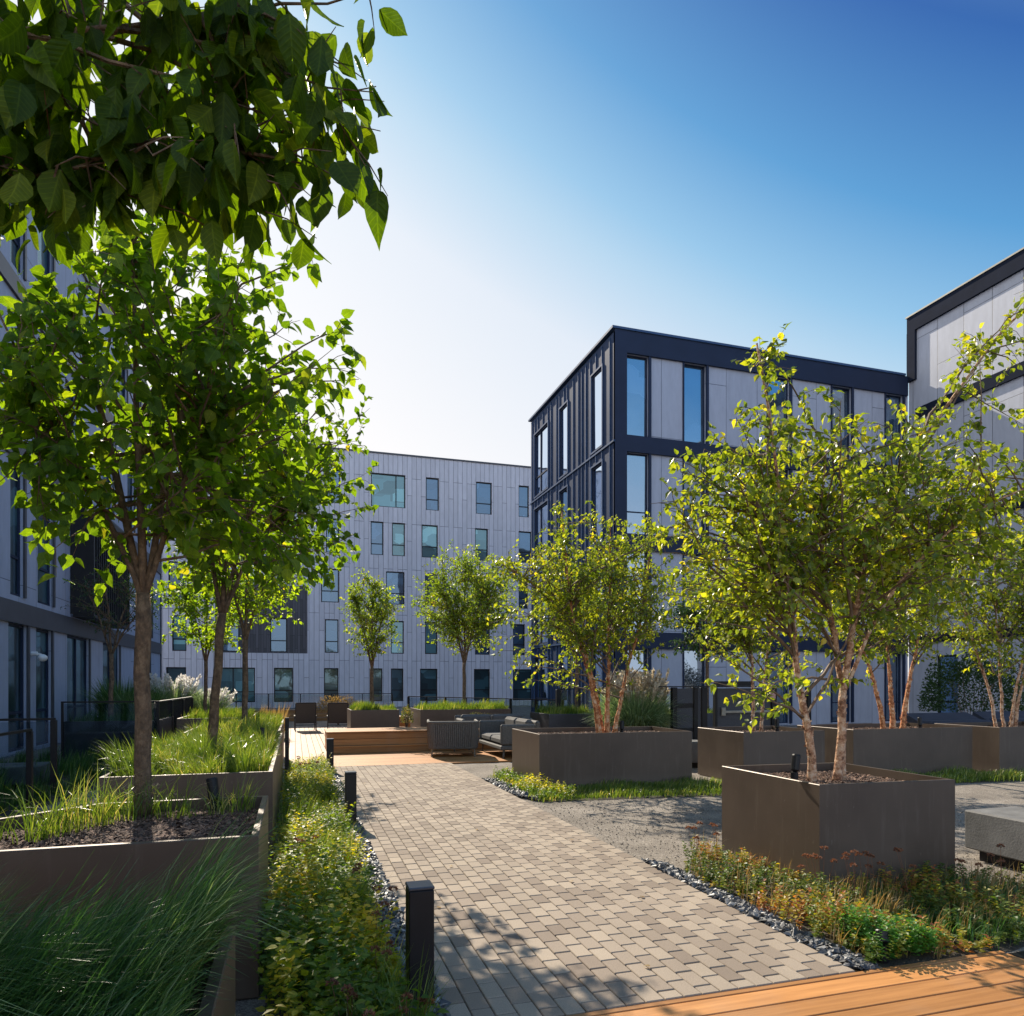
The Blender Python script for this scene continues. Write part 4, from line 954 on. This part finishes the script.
G('grass', 'thin grass blades among the perennials of the left bed', strip(1.2, 12.6), -.02, 6500, .40, .0028, M['grass'], 75, lean=(.3, 1.3), tuft=240, wind=(.6, .3))
herbs('ground_cover', 'reddish and yellow low plants in front of the nearest right planter', PB1, -.02, 950, .15, .031, M['leaf_sedum'], 76, lpp=16, hvar=.6)
G('grass', 'dull short grass on the shaded side of the nearest right bed', [(3.7, 3.0), (4.75, 3.18), (5.25, 3.65), (4.8, 4.08), (3.7, 4.08)], -.02, 2600, .17, .0032, M['grass_dark'], 77, lean=(.3, 1.4), edge=.05)
herbs('ground_cover', 'small yellow-green plants at the corner of the middle planter', [(3.0, 8.5), (3.5, 8.45), (3.45, 9.45), (3.33, 11), (3.05, 10.8)], -.02, 330, .17, .035, M['leaf_herb'], 78, lpp=12)

def seedheads(pts, label, h, seed, mat='rust', name='seed_head_plant'):
    """stems with brown seed heads"""
    rng = np.random.default_rng(seed)
    for x, y, k in pts:
        root = thing(name, label, 'plant', (x, y, 0), 0, 'brown seed head stems' if seed == 81 else 'reddish seed head stems'); sb = MB()
        for _ in range(k):
            L_, A_ = [], []; a = rng.uniform(0, 6.28); ln = rng.uniform(.02, .12); H = h * rng.uniform(.7, 1.1)
            p0 = Vector((x, y, -.02)); p2 = p0 + Vector((math.cos(a) * ln, math.sin(a) * ln, H)); pl = bez(p0, p0.lerp(p2, .5) + Vector((.01, 0, 0)), p2, 3)
            sb.tube(pl, [.0022, .002, .0018, .0012], 4, cap=False)
            for j in range(46):
                u_ = rng.normal(0, 1, 3); u_ /= np.linalg.norm(u_); u_[2] = abs(u_[2]) * .7; L_.append(tuple(p2 + Vector(u_ * .014))); A_.append(tuple(u_))
            m = len(L_); world_child(leaves('seed_head', LEAF4, np.array(L_), np.array(A_), rng.normal(0, 1, (m, 3)), rng.uniform(.6, 1.1, m) * .018, rng.uniform(0, 1, m), M[mat], root), root)
        world_child(sb.build('stalks', M['rust'], root), root)
G('grass', 'thin straw coloured stems among the reddish plants of the nearest right bed', PB1, -.02, 1500, .26, .0022, M['orange_grass'], 84, lean=(.2, 1.5), tuft=120)
herbs('ground_cover', 'fresh green low clump beside the deck at the corner of the right bed', [(3.02, 3.0), (3.45, 3.0), (3.4, 3.35), (3.02, 3.4)], -.02, 240, .15, .026, M['leaf_green'], 85, lpp=16)
seedheads([(.28, 2.45, 4), (.40, 2.75, 4), (.20, 2.9, 3), (.36, 3.35, 3), (.42, 3.9, 4), (.40, 4.5, 3), (-.0, 5.3, 5), (.1, 5.6, 3), (.22, 10.9, 4), (.12, 11.5, 4)], 'thin stems with brown seed heads among the left bed perennials', .34, 81)
seedheads([(3.50, 4.02, 4), (3.62, 3.85, 4), (3.75, 3.9, 3), (3.9, 3.95, 3), (3.1, 5.0, 4), (3.25, 4.9, 3), (4.1, 3.85, 3), (3.35, 3.9, 3), (4.5, 3.75, 3), (4.75, 3.7, 3)], 'reddish seed head stems in front of the nearest right planter', .34, 82)

def shrub(name, label, c, r, n, leaf, mat, seed, cat='shrub'):
    rng = np.random.default_rng(seed); root = thing(name, label, cat, (c[0], c[1], 0)); u_ = unit(rng.normal(0, 1, (n, 3))); u_[:, 2] = np.abs(u_[:, 2])
    lump = 1 + .16 * np.sin(u_[:, 0] * 7 + seed) * np.cos(u_[:, 1] * 6) ; P = np.array([c[0], c[1], c[2]])[None] + u_ * np.array(r)[None] * (rng.uniform(.3, 1, n) ** .4 * lump)[:, None]
    world_child(leaves('foliage', LEAF4, P, u_ + rng.normal(0, .5, (n, 3)), rng.normal(0, 1, (n, 3)) + np.array([0, 0, .8]), rng.uniform(.6, 1.1, n) * leaf, rng.uniform(0, 1, n), mat, root), root)
    sb = MB()
    for k in range(12):
        a = k * .52; sb.tube([(0, 0, 0), (math.cos(a) * r[0] * .4, math.sin(a) * r[1] * .4, c[2] + r[2] * .5)], [.012, .005], 5)
    sb.build('stems', M['twig'], root); return root
M['heather'] = leafmat('heather_leaf', [(0, (.06, .09, .03)), (.5, (.16, .16, .05)), (1, (.30, .17, .12))], .4)
shrub('low_shrub', 'olive and brown low shrub between the sofa and the rear planter', (4.55, 17.4, .30), (.75, .5, .42), 4200, .035, M['heather'], 91)
shrub('low_shrub', 'low brownish shrub right of the olive one behind the sofa', (5.4, 17.3, .30), (.45, .45, .36), 2400, .035, M['heather'], 92)
shrub('tan_shrub', 'tan tufted shrub between the chairs and the far wall', (1.45, 25.5, .5), (.9, .5, .55), 2600, .05, M['orange_grass'], 93)
shrub('tan_shrub', 'pale shrub squeezed left of the planter behind the sofa', (2.98, 19.6, .4), (.16, .4, .45), 900, .045, M['heather'], 94)
shrub('dark_shrub', 'dark evergreen shrub in deep shade near the right edge', (16.5, 13.6, .8), (1.5, 1.0, 1.5), 6000, .08, M['leaf_shade'], 95)

# ================================================================== FURNITURE AND FITTINGS
def bollard(x, y, label):
    r = thing('bollard_light', label, 'bollard', (x, y, 0), 0, 'black bollards along the path')
    mb = MB(); mb.box(-.058, .058, -.058, .058, -.05, .545, bev=.004); mb.build('post', M['black'], r)
    mb = MB(); mb.box(-.060, .060, -.060, .060, .547, .562, bev=.004); mb.build('cap', M['steelblue'], r)
    mb = MB(); mb.box(.0585, .0595, -.03, .03, .43, .50); mb.build('lens', M['white'], r)
    return r
M['steelblue'] = surf('dark_cap_metal', (.06, .07, .09), .3, .5)
for x, y, l in ((.555, 3.25, 'nearest black square bollard at the bottom edge of the path'), (.56, 7.6, 'second black bollard beside the path near the tree shadow'), (.56, 12.2, 'farthest black bollard at the corner of the lounge deck')): bollard(x, y, l)

def spot(x, y, z, label, rz=0, h=.16):
    r = thing('garden_spotlight', label, 'spotlight', (x, y, z), rz, 'black uplights in the planting')
    mb = MB(); mb.tube([(0, 0, -.06), (0, 0, h * .45)], [.03, .03], 12); mb.build('stake', M['black'], r)
    mb = MB(); mb.tube([(0, 0, h * .45), (.012, 0, h * .55), (.03, 0, h * 1.15), (.032, 0, h * 1.2)], [.014, .035, .035, .03], 14); mb.build('lamp_head', M['black'], r, smooth=False)
spot(3.87, 4.75, .69, 'black spotlight standing in the mulch of the nearest right planter', .4, .19)
spot(-.48, 4.78, .66, 'black spotlight leaning at the back of the mulched left planter', 2.6, .2)
spot(-.36, 8.35, .80, 'black spotlight poking out of the long grassy planter', 1.5, .16)
spot(4.95, 10.1, .66, 'black spotlight at the foot of the red-barked birch', 1, .2)
spot(7.45, 9.55, .66, 'black spotlight beside the two thin birch trunks', 1, .22)
spot(10.35, 9.5, .66, 'black spotlight right of the orange birch trunks', 1, .2)
spot(3.07, 3.06, .03, 'small black spotlight low in the plants beside the deck', 1, .09)
p = MB(); p.box(-.03, .03, -.03, .03, -.02, .98, bev=.004); o = p.build('rail_post', M['black'], loc=(-.12, 11.05, 0)); tag(o, 'lone dark post at the far end of the long grassy planter', 'post')

# timber benches
def timber_bench():
    r = thing('timber_platform', 'long low timber platform with a step beyond the paved path', 'bench', (2.7, 15.9, 0)); X0, X1 = -2.05, 2.3
    d = MB(); rg = random.Random(6); y = -.46
    while y < .75: d.box(X0 - .02, X1, y + .003, min(y + .14, .75) - .003, .425, .45, rg.random(), .003); y += .14
    d.build('top_boards', M['deckx'], r)
    f = MB()
    for z in (.152, .286): f.box(X0, X1, -.435, -.41, z + .003, z + .13, rg.random(), .002)
    for z in (.018, .152, .286): f.box(X0, X0 + .025, -.405, .74, z + .003, z + .13, rg.random(), .002)
    f.build('riser_boards', M['deckx'], r)
    s = MB(); s.box(X0, X1, -.60, -.437, .125, .15, .9, .003); s.box(X0, X1, -.585, -.56, 0, .122, .3, .002); s.build('step', M['deckx'], r)
    u_ = MB(); u_.box(X0 + .03, X1 - .02, -.40, .73, 0, .42); u_.build('base', M['black'], r)
timber_bench()
def back_bench():
    r = thing('timber_bench', 'long timber bench crossing behind the lounge chairs', 'bench', (.3, 28.9, 0)); rg = random.Random(7)
    d = MB()
    for k in range(3): d.box(-3.4, 2.6, -.2 + k * .145, -.06 + k * .145, .43, .46, rg.random(), .004)
    d.build('seat', M['decky'], r); f = MB()
    for z in (0, .145, .29): f.box(-3.35, 2.55, -.17, -.14, z, z + .135, rg.random())
    f.build('front_boards', M['deckx'], r)
    r = thing('timber_bench', 'short slanting timber bench between the two rear planters', 'bench', (3.1, 22.2, 0), R(-62)); d = MB()
    for k in range(3): d.box(-1.6, 1.3, -.2 + k * .145, -.06 + k * .145, .43, .46, rg.random(), .004)
    d.build('seat', M['decky'], r); f = MB()
    for z in (0, .145, .29): f.box(-1.58, 1.28, -.17, -.14, z, z + .135, rg.random())
    f.build('front_boards', M['deckx'], r)
back_bench()

# lounge chairs
M['sling'] = surf('sling_mesh', (.05, .045, .042), .7, 0, .2, 60)
def chair(x, y, rz, label):
    r = thing('lounge_chair', label, 'chair', (x, y, 0), rz, 'two sling lounge chairs'); t = .016
    for sx in (-.31, .31):
        m = MB(); m.tube([(sx, -.32, 0), (sx, -.30, .30), (sx, -.30, .46)], [t, t, t], 6); m.build('leg', M['sling'], r)
        m = MB(); m.tube([(sx, .42, 0), (sx, .40, .30), (sx, .36, .46)], [t, t, t], 6); m.build('leg', M['sling'], r)
        m = MB(); m.box(sx - .03, sx + .03, -.34, .40, .46, .485, bev=.006); m.build('armrest', M['sling'], r)
    m = MB(); m.add([(-.29, .42, .36), (.29, .42, .36), (.29, -.18, .26), (-.29, -.18, .26), (-.29, .42, .345), (.29, .42, .345), (.29, -.18, .245), (-.29, -.18, .245)], [(0, 1, 2, 3), (4, 7, 6, 5), (0, 4, 5, 1), (2, 6, 7, 3), (0, 3, 7, 4), (1, 5, 6, 2)])
    m.build('seat', M['sling'], r)
    m = MB(); m.add([(-.29, -.20, .27), (.29, -.20, .27), (.29, -.42, .88), (-.29, -.42, .88), (-.29, -.225, .262), (.29, -.225, .262), (.29, -.445, .872), (-.29, -.445, .872)], [(0, 1, 2, 3), (4, 7, 6, 5), (0, 4, 5, 1), (2, 6, 7, 3), (0, 3, 7, 4), (1, 5, 6, 2)])
    m.build('backrest', M['sling'], r)
    m = MB()
    for sx in (-.30, .30): m.tube([(sx, .42, .35), (sx, -.2, .26), (sx, -.43, .885)], [t * .9] * 3, 6)
    m.tube([(-.30, -.43, .885), (.30, -.43, .885)], [t, t], 6); m.tube([(-.3, -.3, .2), (.3, -.3, .2)], [t * .8] * 2, 6); m.build('frame', M['black'], r)
chair(.30, 22.9, .03, 'left sling lounge chair seen from behind on the pale deck'); chair(1.28, 22.6, -.05, 'right sling lounge chair beside the small planter')

def armchair():
    r = thing('rope_armchair', 'grey ribbed rope armchair seen from behind on the timber deck', 'armchair', (3.12, 14.25, 0), R(-10)); mb = MB()
    n = 40; W, Dp = .50, .42; path = []
    for i in range(n + 1):                       # U-shaped shell open away from the camera
        t = i / n; L = Dp * 2 + W * 2 * 1.0; s = t * (Dp * 2 + W * 2)
        if s < Dp: p = (-W, Dp - s * 2 + 0)
        path.append(None)
    pts = []
    for k in range(9): pts.append((-W, .42 - k * .085))
    for k in range(1, 6): a = math.pi + k * (math.pi / 2) / 6; pts.append((-W + .12 + .12 * math.cos(a), -.26 + .12 * math.sin(a)))
    for k in range(0, 19): pts.append((-W + .12 + k * (2 * W - .24) / 18, -.38))
    for k in range(1, 6): a = 1.5 * math.pi + k * (math.pi / 2) / 6; pts.append((W - .12 + .12 * math.cos(a), -.26 + .12 * math.sin(a)))
    for k in range(9): pts.append((W, -.26 + k * .085))
    for (x, y) in pts: mb.tube([(x * .97, y * .96, .19), (x, y, .45), (x, y, .68)], [.0245, .0245, .0245], 6)
    mb.build('rope_shell', M['fabric'], r)
    f = MB(); f.tube([(x, y, .70) for x, y in pts], [.03] * len(pts), 8); f.tube([(x * .97, y * .96, .18) for x, y in pts], [.018] * len(pts), 6); f.box(-.47, .47, -.34, .40, .16, .20, bev=.01); f.build('frame', M['fabric'], r)
    c = MB(); c.box(-.45, .45, -.28, .40, .205, .40, bev=.04); c.build('seat_cushion', M['cushion'], r)
    c = MB(); c.box(-.43, .43, -.34, -.20, .405, .72, bev=.045); c.build('back_cushion', M['cushion'], r)
    for sx in (-.44, .44):
        for sy in (-.33, .36): m = MB(); m.tube([(sx, sy, 0), (sx * .97, sy * .97, .17)], [.013, .02], 8); m.build('leg', M['steel'], r)
armchair()
def sofa(x, y, rz, L, label, arms=(True, True)):
    r = thing('lounge_sofa', label, 'sofa', (x, y, 0), rz, 'grey lounge sofas on the timber deck'); D_ = .82
    m = MB(); m.box(-L / 2, L / 2, -D_ / 2, D_ / 2, .17, .26, bev=.02); m.build('frame', M['fabric'], r)
    m = MB(); m.box(-L / 2, L / 2, D_ / 2 - .10, D_ / 2, .265, .74, bev=.03); m.build('backrest', M['fabric'], r)
    k = 2 if L > 1.3 else 1; w = (L - .2) / k
    for i in range(k):
        m = MB(); m.box(-L / 2 + .1 + i * w + .004, -L / 2 + .1 + (i + 1) * w - .004, -D_ / 2 + .02, D_ / 2 - .14, .265, .42, bev=.045); m.build('seat_cushion', M['cushion'], r)
        m = MB(); m.box(-L / 2 + .11 + i * w, -L / 2 + .09 + (i + 1) * w, D_ / 2 - .27, D_ / 2 - .105, .425, .76, bev=.05); m.build('back_cushion', M['cushion'], r)
    for sx, on in zip((-1, 1), arms):
        if on: m = MB(); m.box(min(sx * L / 2, sx * (L / 2 - .09)), max(sx * L / 2, sx * (L / 2 - .09)), -D_ / 2, D_ / 2 - .105, .265, .68, bev=.03); m.build('armrest', M['fabric'], r)
    for sx in (-1, 1):
        for sy in (-1, 1): m = MB(); m.tube([(sx * (L / 2 - .06), sy * (D_ / 2 - .06), 0), (sx * (L / 2 - .08), sy * (D_ / 2 - .08), .17)], [.016, .026], 8); m.build('leg', M['fabric'], r)
sofa(4.28, 14.1, R(-90), 1.75, 'grey sofa with its arm towards the path, right of the rope armchair')
sofa(4.45, 15.85, 0, 1.7, 'grey sofa facing the camera behind the rope armchair')
t = thing('coffee_table', 'low round topped table between the armchair and sofa', 'table', (3.45, 15.2, 0))
m = MB(); m.tube([(0, 0, .36), (0, 0, .385), (0, 0, .40)], [.30, .34, .34], 28); m.build('tabletop', M['concrete'], t)
for k in range(3): a = k * 2.09; m = MB(); m.tube([(math.cos(a) * .26, math.sin(a) * .26, 0), (math.cos(a) * .16, math.sin(a) * .16, .36)], [.012, .016], 8); m.build('leg', M['fabric'], t)
def dark_sofa(x, y, rz, L, label):
    r = thing('covered_sofa', label, 'sofa', (x, y, 0), rz, 'dark covered sofas in the shade')
    m = MB(); m.add([(-L / 2, -.4, 0), (L / 2, -.4, 0), (L / 2, .4, 0), (-L / 2, .4, 0), (-L / 2 + .04, -.38, .55), (L / 2 - .04, -.38, .55), (L / 2 - .1, .30, .86), (-L / 2 + .1, .30, .86)],
                    [(0, 3, 2, 1), (4, 5, 6, 7), (0, 1, 5, 4), (2, 3, 7, 6), (1, 2, 6, 5), (0, 4, 7, 3)]); m.build('cover', M['dark_cover'], r)
    m = MB(); m.box(-L / 2 + .15, L / 2 - .15, -.3, .15, .62, .72, bev=.04); m.build('cushion', M['dark_cover'], r)
dark_sofa(13.2, 11.4, .05, 2.0, 'dark covered sofa in the shade beyond the right planters, left one'); dark_sofa(15.5, 11.6, -.04, 2.2, 'dark covered sofa in the shade cut by the right edge')

# concrete benches
def cbench(name, label, x0, x1, y0, y1, H):
    r = thing(name, label, 'bench', ((x0 + x1) / 2, (y0 + y1) / 2, 0)); w, d = (x1 - x0) / 2, (y1 - y0) / 2
    m = MB(); m.box(-w, w, -d, d, .07, H, bev=.012); m.build('seat_slab', M['concrete'], r)
    m = MB(); m.box(-w + .08, w - .08, -d + .08, d - .08, -.03, .068); m.build('plinth', M['black'], r)
cbench('concrete_bench', 'square-edged concrete bench on the gravel at the right edge', 5.55, 6.15, 2.9, 4.65, .40)
cbench('concrete_bench', 'low concrete bench behind the left rail in the shade', -5.2, -3.45, 11.4, 12.0, .33)
cbench('concrete_bench', 'concrete bench end showing between the middle planter and streaked planter', 6.35, 7.1, 11.0, 12.2, .45)

# rails
def rail(name, label, p0, p1, H, posts, glass=True, pickets=0, group=None, pw=.025, z0=0):
    a = Vector(p0); b = Vector(p1); L = (b - a).length; ang = math.atan2(b.y - a.y, b.x - a.x)
    r = thing(name, label, 'railing', (a.x, a.y, z0), ang, group)
    m = MB(); m.box(-.02, L + .02, -.022, .022, H - .03, H); m.build('handrail', M['black'], r)
    for k in range(posts + 1):
        x = L * k / posts; m = MB(); m.box(x - pw, x + pw, -pw, pw, -.02 if z0 == 0 else -.3, H - .031, bev=.003); m.build('post', M['black'], r)
    if glass:
        for k in range(posts):
            x0 = L * k / posts + pw + .01; x1 = L * (k + 1) / posts - pw - .01; m = MB(); m.box(x0, x1, -.006, .006, .1, H - .05); m.build('glass_panel', M['railglass'], r)
    if pickets:
        m = MB(); n = int(L / pickets)
        for k in range(1, n):
            x = L * k / n; m.box(x - .008, x + .008, -.008, .008, .08, H - .031)
        m.box(0, L, -.012, .012, .06, .079); m.build('pickets', M['black'], r)
    return r
rail('glass_railing', 'black glass rail crossing the left patio in front of the building', (-6.0, 11.0), (-3.17, 11.05), 1.02, 2, pw=.035)
rail('metal_railing', 'black rail running toward the camera at the left patio edge', (-3.18, 6.6), (-3.05, 9.75), .95, 2, pw=.03, glass=False)
rail('glass_railing', 'thin glass rail above the black planter', (-4.23, 15.24), (-2.58, 15.24), 1.15, 1, pw=.02)
rail('metal_railing', 'black picket rail receding beside the white plumed grass', (-2.62, 15.3), (-2.65, 20.4), 1.14, 3, glass=False, pickets=.13, pw=.045)
rail('glass_railing', 'long glass rail along the far edge of the terrace', (-3.5, 30.3), (3.9, 29.6), 1.07, 6, pw=.02)
rail('glass_railing', 'angled glass rail behind the rear planters', (3.9, 25.2), (7.2, 18.4), 1.03, 7, pw=.03)
rail('glass_railing', 'black post rail in front of the navy building side', (6.9, 18.0), (9.2, 17.9), 1.35, 4, pw=.06)

def screen():
    r = thing('entry_gate', 'black framed mesh gate and screen panels behind the planters', 'gate', (7.9, 13.7, 0)); X = 0
    M['mesh'] = surf('perforated_metal', (.06, .062, .072), .8, 0, .35, 90)
    posts = [(.02, .14), (.56, .66), (.76, .90), (1.10, 1.16), (2.6, 2.74), (3.6, 3.7)]
    for a, b in posts: m = MB(); m.box(a, b, -.05, .05, -.02, 1.40, bev=.004); m.build('post', M['black'], r)
    m = MB(); m.box(-.3, 2.6, -.03, .03, 1.405, 1.43); m.box(1.12, 2.1, -.09, .055, 1.432, 1.54); m.build('top_rail', M['black'], r)
    for a, b in ((.145, .555), (.665, .755), (1.165, 2.595)):
        m = MB(); m.box(a, b, -.008, .008, .12, 1.38); m.build('mesh_panel', M['mesh'], r)
    for z0, z1 in ((.95, 1.05), (.42, .5)):
        m = MB(); m.box(.145, .555, -.02, .02, z0, z1); m.build('cross_bar', M['black'], r)
    m = MB(); m.box(1.30, 2.55, -.07, -.04, .82, .88, bev=.008); m.box(1.25, 1.36, -.075, -.03, .76, .95, bev=.01); m.build('push_bar', M['steel'], r)
    s = thing('notice_plate', 'small pinkish notice plate on the gate post', 'sign', (10.52, 13.63, 1.2)); m = MB(); m.box(-.10, .06, -.012, -.002, -.06, .10, bev=.003); m.build('plate', M['sign'], s)
screen()

# fallen leaves on the paving
rgl = random.Random(12)
for i, (x, y) in enumerate([(1.78, 3.3), (2.3, 4.4), (1.2, 5.6), (1.75, 6.9), (2.5, 6.2), (1.35, 8.7), (2.2, 8.9), (1.0, 10.6), (2.0, 4.9), (.9, 4.6)]):
    T, FS = HEART; o = mesh_np('fallen_leaf', T * .035, FS, M['orange_grass'], None, np.full(len(T), .3 + .5 * rgl.random()))
    o.location = (x, y, .012); o.rotation_euler = (rgl.uniform(-.3, .3), rgl.uniform(-.3, .3), rgl.uniform(0, 6))
    tag(o, 'small dry brown leaf lying on the paving', 'leaf', 'dry leaves scattered on the path')

# ================================================================== LIGHT, SKY, CAMERA
EL = R(38); AZ = math.atan2(-.18, .98)            # sun behind the left trees
sd = Vector((math.sin(AZ) * math.cos(EL), math.cos(AZ) * math.cos(EL), math.sin(EL)))
L = bpy.data.lights.new('sun', 'SUN'); L.energy = SUN; L.angle = R(.53); L.color = (1, .89, .73)
so = bpy.data.objects.new('sun', L); col.objects.link(so); so.rotation_euler = sd.to_track_quat('Z', 'Y').to_euler()
wd = bpy.data.worlds.new('World'); sc.world = wd; wd.use_nodes = True; nt = wd.node_tree; nt.nodes.clear()
out = nt.nodes.new('ShaderNodeOutputWorld'); bg = nt.nodes.new('ShaderNodeBackground'); sky = nt.nodes.new('ShaderNodeTexSky')
sky.sky_type = 'NISHITA'; sky.sun_disc = False; sky.sun_elevation = EL; sky.sun_rotation = AZ; sky.air_density = 1.0; sky.dust_density = 1.5; sky.ozone_density = 2.5
hs = nt.nodes.new('ShaderNodeHueSaturation'); hs.inputs['Saturation'].default_value = SKY_SAT
nt.links.new(sky.outputs[0], hs.inputs['Color'])
# soft shoulder: c / (1 + k c), so that the glare round the sun does not burn out the whole quarter of the sky
def vm(op, a, b):
    n = nt.nodes.new('ShaderNodeVectorMath'); n.operation = op
    for i, v in enumerate((a, b)):
        if isinstance(v, tuple): n.inputs[i].default_value = v
        else: nt.links.new(v, n.inputs[i])
    return n.outputs[0]
K = SKY_K
comp = vm('DIVIDE', hs.outputs[0], vm('ADD', vm('MULTIPLY', hs.outputs[0], (K, K, K)), (1, 1, 1)))
tc = nt.nodes.new('ShaderNodeTexCoord'); dirv = vm('NORMALIZE', tc.outputs['Generated'], (0, 0, 0))
def dot(a_, v):
    n = nt.nodes.new('ShaderNodeVectorMath'); n.operation = 'DOT_PRODUCT'; nt.links.new(a_, n.inputs[0]); n.inputs[1].default_value = v
    return n.outputs['Value']
def lin(c): return tuple(((x / 255 + .055) / 1.055) ** 2.4 if x > 10 else x / 3300 for x in c)
# clear air: pale haze low and towards the sun side, deep blue high up and away from it
q = dot(dirv, tuple((2.6 * e + 1.2 * r_) / 3 for e, r_ in ((0, .955), (0, -.296), (1, 0))))
haze = ramp(nt, q, [(.20, lin((246, 244, 244))), (.41, lin((222, 230, 240))), (.495, lin((178, 210, 233))), (.535, lin((146, 194, 228))), (.613, lin((84, 154, 208))), (.712, lin((34, 92, 168))), (.80, lin((110, 140, 176)))])  # last stop: unseen overhead sky made paler so its fill is less blue
back = ramp(nt, dot(dirv, (.2, -1, .15)), [(0, (1, 1, 1)), (.55, (BACK_FILL * .98, BACK_FILL, BACK_FILL * 1.04))])  # unseen sky behind the camera brightened, added fill for faces turned towards it
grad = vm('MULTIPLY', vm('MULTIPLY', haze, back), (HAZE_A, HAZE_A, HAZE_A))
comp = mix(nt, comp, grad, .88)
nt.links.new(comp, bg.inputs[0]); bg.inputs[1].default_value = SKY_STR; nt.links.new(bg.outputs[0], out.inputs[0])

cam = bpy.data.cameras.new('camera'); co = bpy.data.objects.new('camera', cam); col.objects.link(co); sc.camera = co
cam.sensor_width = 36; cam.lens = 700 / 1024 * 36; cam.shift_y = 175 / 1024; cam.clip_start = .05; cam.clip_end = 2000
co.location = (0, 0, 1.5); co.rotation_euler = (R(90), 0, R(-17.2))
sc.view_settings.view_transform = 'Standard'; sc.view_settings.look = 'None'; sc.view_settings.exposure = EXPO; sc.view_settings.gamma = 1
sc.cycles.max_bounces = 8; sc.cycles.transparent_max_bounces = 12; sc.cycles.use_denoising = True
sc.render.film_transparent = False
